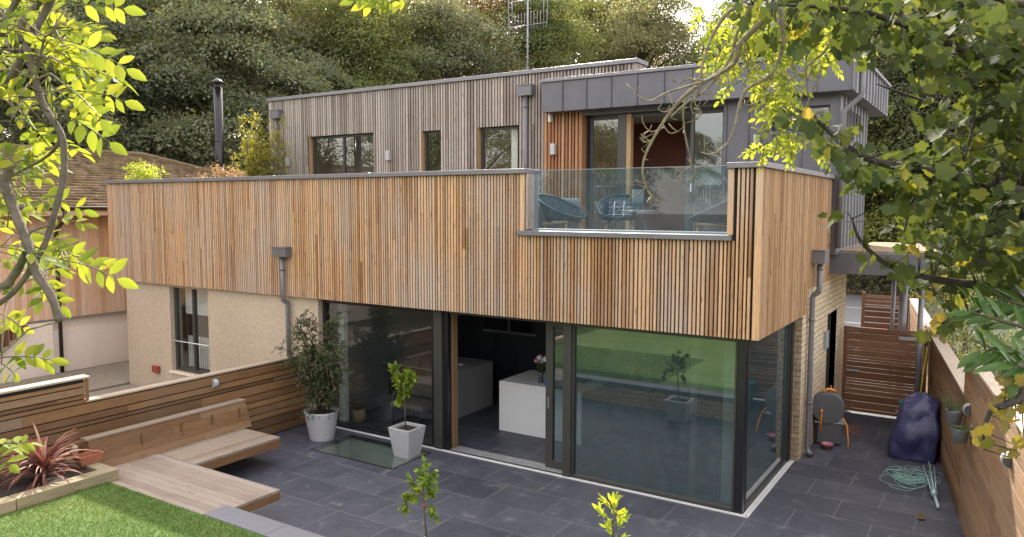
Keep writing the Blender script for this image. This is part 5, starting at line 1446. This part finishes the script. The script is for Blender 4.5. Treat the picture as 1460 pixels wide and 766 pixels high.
# ---- right: sycamore
sy = thing('sycamore_tree','near sycamore boughs with dark lobed leaves filling the upper right corner','tree',(5.6,-4.6,0))
tb = Vector((5.6,-4.6,0))
MB().tube([tb-Vector((0,0,.2)),tb+Vector((.05,0,3)),tb+Vector((-.1,.2,6)),tb+Vector((.1,.5,9)),tb+Vector((.0,.6,11))],[.30,.24,.18,.10,.04],14).build('trunk','bark_dark',sy)
mb=MB(); pts=[]
hub = [tb+Vector((0,0,h)) for h in (3.4,4.2,5.0,5.8,6.4,7.0)]
LB = [
 [hub[2],(1560,330,3.4),(1460,275,3.2),(1330,245,3.1),(1255,232,3.0),(1205,207,3.0),(1165,172,3.0),(1140,158,3.0)],
 [hub[1],(1560,470,3.6),(1460,420,3.5),(1330,398,3.5),(1270,380,3.5),(1228,345,3.5),(1215,312,3.5)],
 [hub[3],(1580,200,3.6),(1460,120,3.4),(1370,70,3.2),(1260,25,3.1),(1170,10,3.1),(1050,5,3.2)],
 [hub[2],(1560,120,4.4),(1440,160,4.2),(1340,150,4.2),(1250,120,4.2)],
 [hub[1],(1540,330,4.5),(1420,330,4.3),(1330,320,4.2),(1270,300,4.2)],
 [hub[0],(1560,560,3.4),(1480,560,3.0),(1440,575,2.9),(1410,590,2.9),(1400,640,2.9)],
 [hub[0],(1540,440,3.8),(1430,440,3.7),(1370,450,3.7),(1345,462,3.7)],
 [hub[4],(1600,20,4.2),(1480,10,4.0),(1380,-10,4.0),(1280,-30,4.0)],
 [(1370,70,3.2),(1390,150,3.15),(1375,230,3.1)],
 [(1330,245,3.1),(1300,290,3.1),(1290,330,3.1)],
 [(1460,275,3.2),(1420,300,3.1),(1390,370,3.1)],
]
for L in LB: 
    far = isinstance(L[0],Vector); pts += limb(mb,L,.030 if far else .009,.004)
mb.build('branches','bark_dark',sy)
P=[];D=[];N=[];S=[];RR=[]; tw=MB()
CL=[(1150,170,24,7,3.0),(1190,205,32,11,3.0),(1240,235,40,22,3.0),(1300,255,50,30,3.1),(1370,250,60,52,3.3),(1440,260,60,52,3.3),(1212,318,18,2,3.5),(1243,360,24,3,3.5),(1295,385,34,6,3.5),(1370,370,55,30,3.6),(1440,385,50,34,3.5),
    (1080,8,50,20,3.2),(1150,15,50,24,3.1),(1230,25,55,32,3.1),(1310,50,60,42,3.2),(1390,80,60,54,3.3),(1450,60,55,54,3.3),(1450,170,60,60,3.4),(1370,170,60,40,3.8),(1290,130,35,10,4.2),(1330,310,55,26,4.2),(1415,320,60,48,3.8),
    (1380,10,60,40,3.9),(1300,-5,50,24,4.0),(1200,-5,50,16,3.6),(1350,458,24,5,3.7),(1400,440,30,9,3.7),(1470,330,50,40,3.0),(1475,120,60,40,3.0)]
for (cx,cy_,r_,n,dp) in CL:
    for k in range(int(n*2.2)):
        px = cx+rng.normal()*r_*.55; py = cy_+rng.normal()*r_*.5
        if 1225 < px < 1300 and 95 < py < 190 and rng.random() < .8: continue
        p = at(px,py,dp+rng.normal()*.22); q = nearest(p,pts)
        dv = np.array(p-q); dv = dv/(np.linalg.norm(dv)+1e-6)*.5+rng.normal(size=3)*.45; dv[2] -= .55
        P.append(np.array(p)); D.append(dv); N.append(np.array([0,0,.75])+rng.normal(size=3)*.55-np.array(_f)*.25); S.append(rng.uniform(.038,.076)); RR.append(rng.random())
        if k%3==0 and (q-p).length < .32: tw.tube([q,q.lerp(p,.5)+Vector((0,0,.02)),p],[.003,.002,.001],5)
cloud(P,D,N,S,*L_MAPLE,RR,'leaves','leaf_sycamore',sy)
P=[];D=[];N=[];S=[]
for (cx,cy_,r_,n,dp) in [(1150,165,26,3,3.0),(1432,590,22,8,2.9),(1405,620,18,6,2.9),(1450,640,20,6,2.9),(1345,460,20,7,3.7),(1330,420,22,6,3.6),(1450,560,24,14,2.9),(1300,350,22,4,3.5)]:
    for k in range(n):
        p = at(cx+rng.normal()*r_*.5,cy_+rng.normal()*r_*.5,dp+rng.normal()*.08); q = nearest(p,pts)
        P.append(np.array(p)); D.append(rng.normal(size=3)*.6+[0,0,-.5]); N.append(rng.normal(size=3)*.6+[0,0,.8]); S.append(rng.uniform(.035,.055))
        if (q-p).length < .5: tw.tube([q,q.lerp(p,.5),p],[.003,.0022,.0012],5)
tw.build('twigs','bark_dark',sy)
al = cloud(P,D,N,S,*L_MAPLE,rng.random(len(P)),'leaves','leaf_autumn',sy); al['label'] = 'yellowing autumn leaves on the lower twigs'

# ---- laurel over the fence
la = thing('laurel_bush','glossy laurel shoots with long leaves leaning over the right fence','shrub',(3.75,-3.4,0))
mb=MB(); P=[];D=[];N=[];S=[]
b0 = Vector((3.75,-3.4,0)); hub_=b0+Vector((0,0,2.2))
mb.tube([b0,b0+Vector((0,.05,1.2)),hub_],[.05,.04,.03],8)
for (px,py,dp,ex,ey) in [(1470,470,3.1,1385,445),(1480,500,3.0,1400,500),(1480,440,3.2,1420,425),(1490,530,2.9,1440,520)]:
    a=at(px,py,dp); b=at(ex,ey,dp); mb.tube([hub_,a,a.lerp(b,.5),b],[.02,.009,.007,.003],6)
    for k in range(13):
        f=.05+.95*k/12; p=a.lerp(b,f); s_ = 1 if k%2 else -1
        dv=np.array((b-a).normalized())*.8+np.array(_u)*s_*.55+rng.normal(size=3)*.22; P.append(np.array(p)); D.append(dv); N.append(np.array([0,0,.8])-np.array(_f)*.5+rng.normal(size=3)*.3); S.append(rng.uniform(.10,.14))
for k in range(60):
    p = hub_+Vector(rng.normal(size=3))*.28+Vector((.15,0,.1)); P.append(np.array(p)); D.append(rng.normal(size=3)); N.append(rng.normal(size=3)*.5+[0,0,1]); S.append(.14)
mb.build('stems','stem',la); cloud(P,D,N,S,*L_LANCE,rng.random(len(P)),'leaves','leaf_laurel',la)

# ---- top centre: bare hanging twigs and pale ash leaves
ah = thing('ash_tree','drooping ash boughs with bare twigs and small lime leaves hanging before the metal roof','tree',(6.6,-6.5,0))
tb=Vector((6.6,-6.5,0)); hub_=tb+Vector((-.3,.4,7.6))
MB().tube([tb-Vector((0,0,.2)),tb+Vector((0,0,4)),hub_,hub_+Vector((0,.4,2.5))],[.24,.19,.12,.04],12).build('trunk','bark_dark',ah)
mb=MB(); pts=[]; dp=3.3
def PX(l,d=3.3): return [(x,y,d) for x,y in l]
limb(mb,[hub_,(1250,-260,3.7),(1150,-90,3.4),(1105,0,3.3)],.045,.0135)
main = limb(mb,PX([(1105,0),(1083,34),(1055,63),(1046,91),(1005,116),(983,131),(961,153),(939,185),(921,219),(916,245),(921,266)]),.0135,.0034); pts+=main
tws = [([(1140,-70),(1065,0),(1037,19),(1015,53),(999,103),(996,135)],.011,.0035),
 ([(1120,-40),(1078,0),(1052,45),(1040,85),(1010,125),(975,150),(955,168)],.009,.003),
 ([(1130,-60),(1113,0),(1116,63),(1099,106),(1068,125),(1055,147),(1046,188),(1030,212),(1012,220),(999,217)],.010,.0025),
 ([(1046,91),(1011,113),(955,131),(927,144),(910,137),(906,128)],.006,.002),
 ([(978,140),(974,160),(977,194),(985,232),(978,242),(962,256)],.005,.002),
 ([(985,232),(990,250),(972,262)],.003,.0018),([(921,266),(912,276),(898,284)],.0035,.0018),([(921,266),(928,280),(942,288)],.0035,.0018),
 ([(939,185),(928,188),(918,178),(915,166)],.003,.0015),([(961,153),(948,160),(938,156)],.003,.0015),([(930,200),(918,203),(912,196)],.003,.0015),
 ([(1000,120),(990,145),(1000,160),(990,172)],.004,.002),([(1005,116),(985,112),(968,118),(955,112)],.004,.0018),([(1055,147),(1070,150),(1078,132)],.003,.0015),
 ([(1035,60),(1020,90),(1025,120),(1003,150)],.004,.002),([(1060,60),(1068,95),(1060,120)],.004,.002),([(1099,106),(1090,150),(1098,190)],.003,.0015),
 ([(1150,-60),(1165,20),(1150,60),(1150,110),(1152,140)],.006,.002),([(1160,-60),(1200,20),(1178,70),(1150,95),(1120,120)],.007,.002),
 ([(996,131),(985,150),(990,165)],.003,.0015),([(945,178),(955,190),(968,187)],.003,.0015)]
for l,a,b in tws: pts += limb(mb,PX(l,3.3+random.uniform(-.12,.12)),a,b)
for k in range(120):
    q = random.choice(pts[12:]); d = Vector((rng.normal(),rng.normal(),rng.normal())).normalized(); L=rng.uniform(.02,.07)
    mb.tube([q,q+d*L*.6+Vector((0,0,.004)),q+d*L+Vector((0,0,.012))],[.0028,.0022,.0015],4)
mb.build('branches','twig',ah)
acc=([],[],[],[]); ms=MB(); lm=MB()
ends=[]
for l in ([(1160,-60),(1150,30),(1130,90),(1105,140)],[(1170,-60),(1165,60),(1150,120),(1120,190)],[(1150,-60),(1090,20),(1060,70)],[(1180,-60),(1120,20),(1100,60)],[(1230,-60),(1190,60),(1150,150),(1130,215)]):
    ends += limb(lm,[hub_]+[(x,y,5.2) for x,y in l],.012,.003)
lm.build('branches','twig',ah)
for (cx,cy_,r_,n) in [(1070,20,45,40),(1110,50,38,36),(1045,70,30,16),(1100,100,28,26),(1115,135,22,20),(1115,180,20,16),(1098,200,12,5),(1150,200,22,8),(1160,60,35,20),(1190,30,40,18),(1060,100,24,10),(1020,20,30,10)]:
    for k in range(n):
        p = at(cx+rng.normal()*r_*.5,cy_+rng.normal()*r_*.5,5.2+rng.normal()*.3); dv=Vector((rng.normal(),rng.normal(),-.5+rng.normal()*.4))
        pinnate(acc,ms,tuple(p),tuple(dv),.16,.058,4)
ms.build('leaf_stalks','leaf_herb',ah); cloud(*acc,*L_OVAL,rng.random(len(acc[0])),'leaves','leaf_ash',ah)
# a few leaves dipping in at the top edge
acc=([],[],[],[]); ms=MB()
mb=MB(); e2=limb(mb,[(700,-260,3.4),(620,-90,3.2),(575,-12,3.1),(548,-4,3.1)],.008,.002); 
tpt = thing('ash_sprig','sunlit ash sprig dipping into the top edge left of the aerial','branch',tuple(e2[0]))
mb2=MB(); mb2.tube(e2,[.006]*len(e2),6); mb2.build('twig','twig',tpt)
for px in (530,550,570,590): pinnate(acc,ms,tuple(at(px,-4,3.1)),tuple(Vector((rng.normal(),rng.normal(),-.1))),.14,.062,4)
ms.build('leaf_stalks','leaf_herb',tpt); cloud(*acc,*L_OVAL,rng.random(len(acc[0])),'leaves','leaf_ash',tpt)

# ---- lawn blades where the lawn is near
n=90000
x = rng.uniform(-7.24,-3.2,n); y = rng.uniform(-7.6,-4.57,n)
P=np.stack([x,y,np.full(n,.452)],1)
D=np.stack([rng.normal(size=n)*.45,rng.normal(size=n)*.45,np.ones(n)],1)
tv=[(-.09,0,0),(.09,0,0),(.0,1,.1)]
N=rng.normal(size=(n,3))*[1,1,.1]
patch = .5+.3*np.sin(x*2.1+np.sin(y*3))*np.cos(y*1.7)
tag(cloud(P,D,N,rng.uniform(.014,.040,n),tv,[(0,1,2)],np.clip(patch*.8+rng.normal(size=n)*.34,0,1),'grass','grass_blade'),kind='stuff')
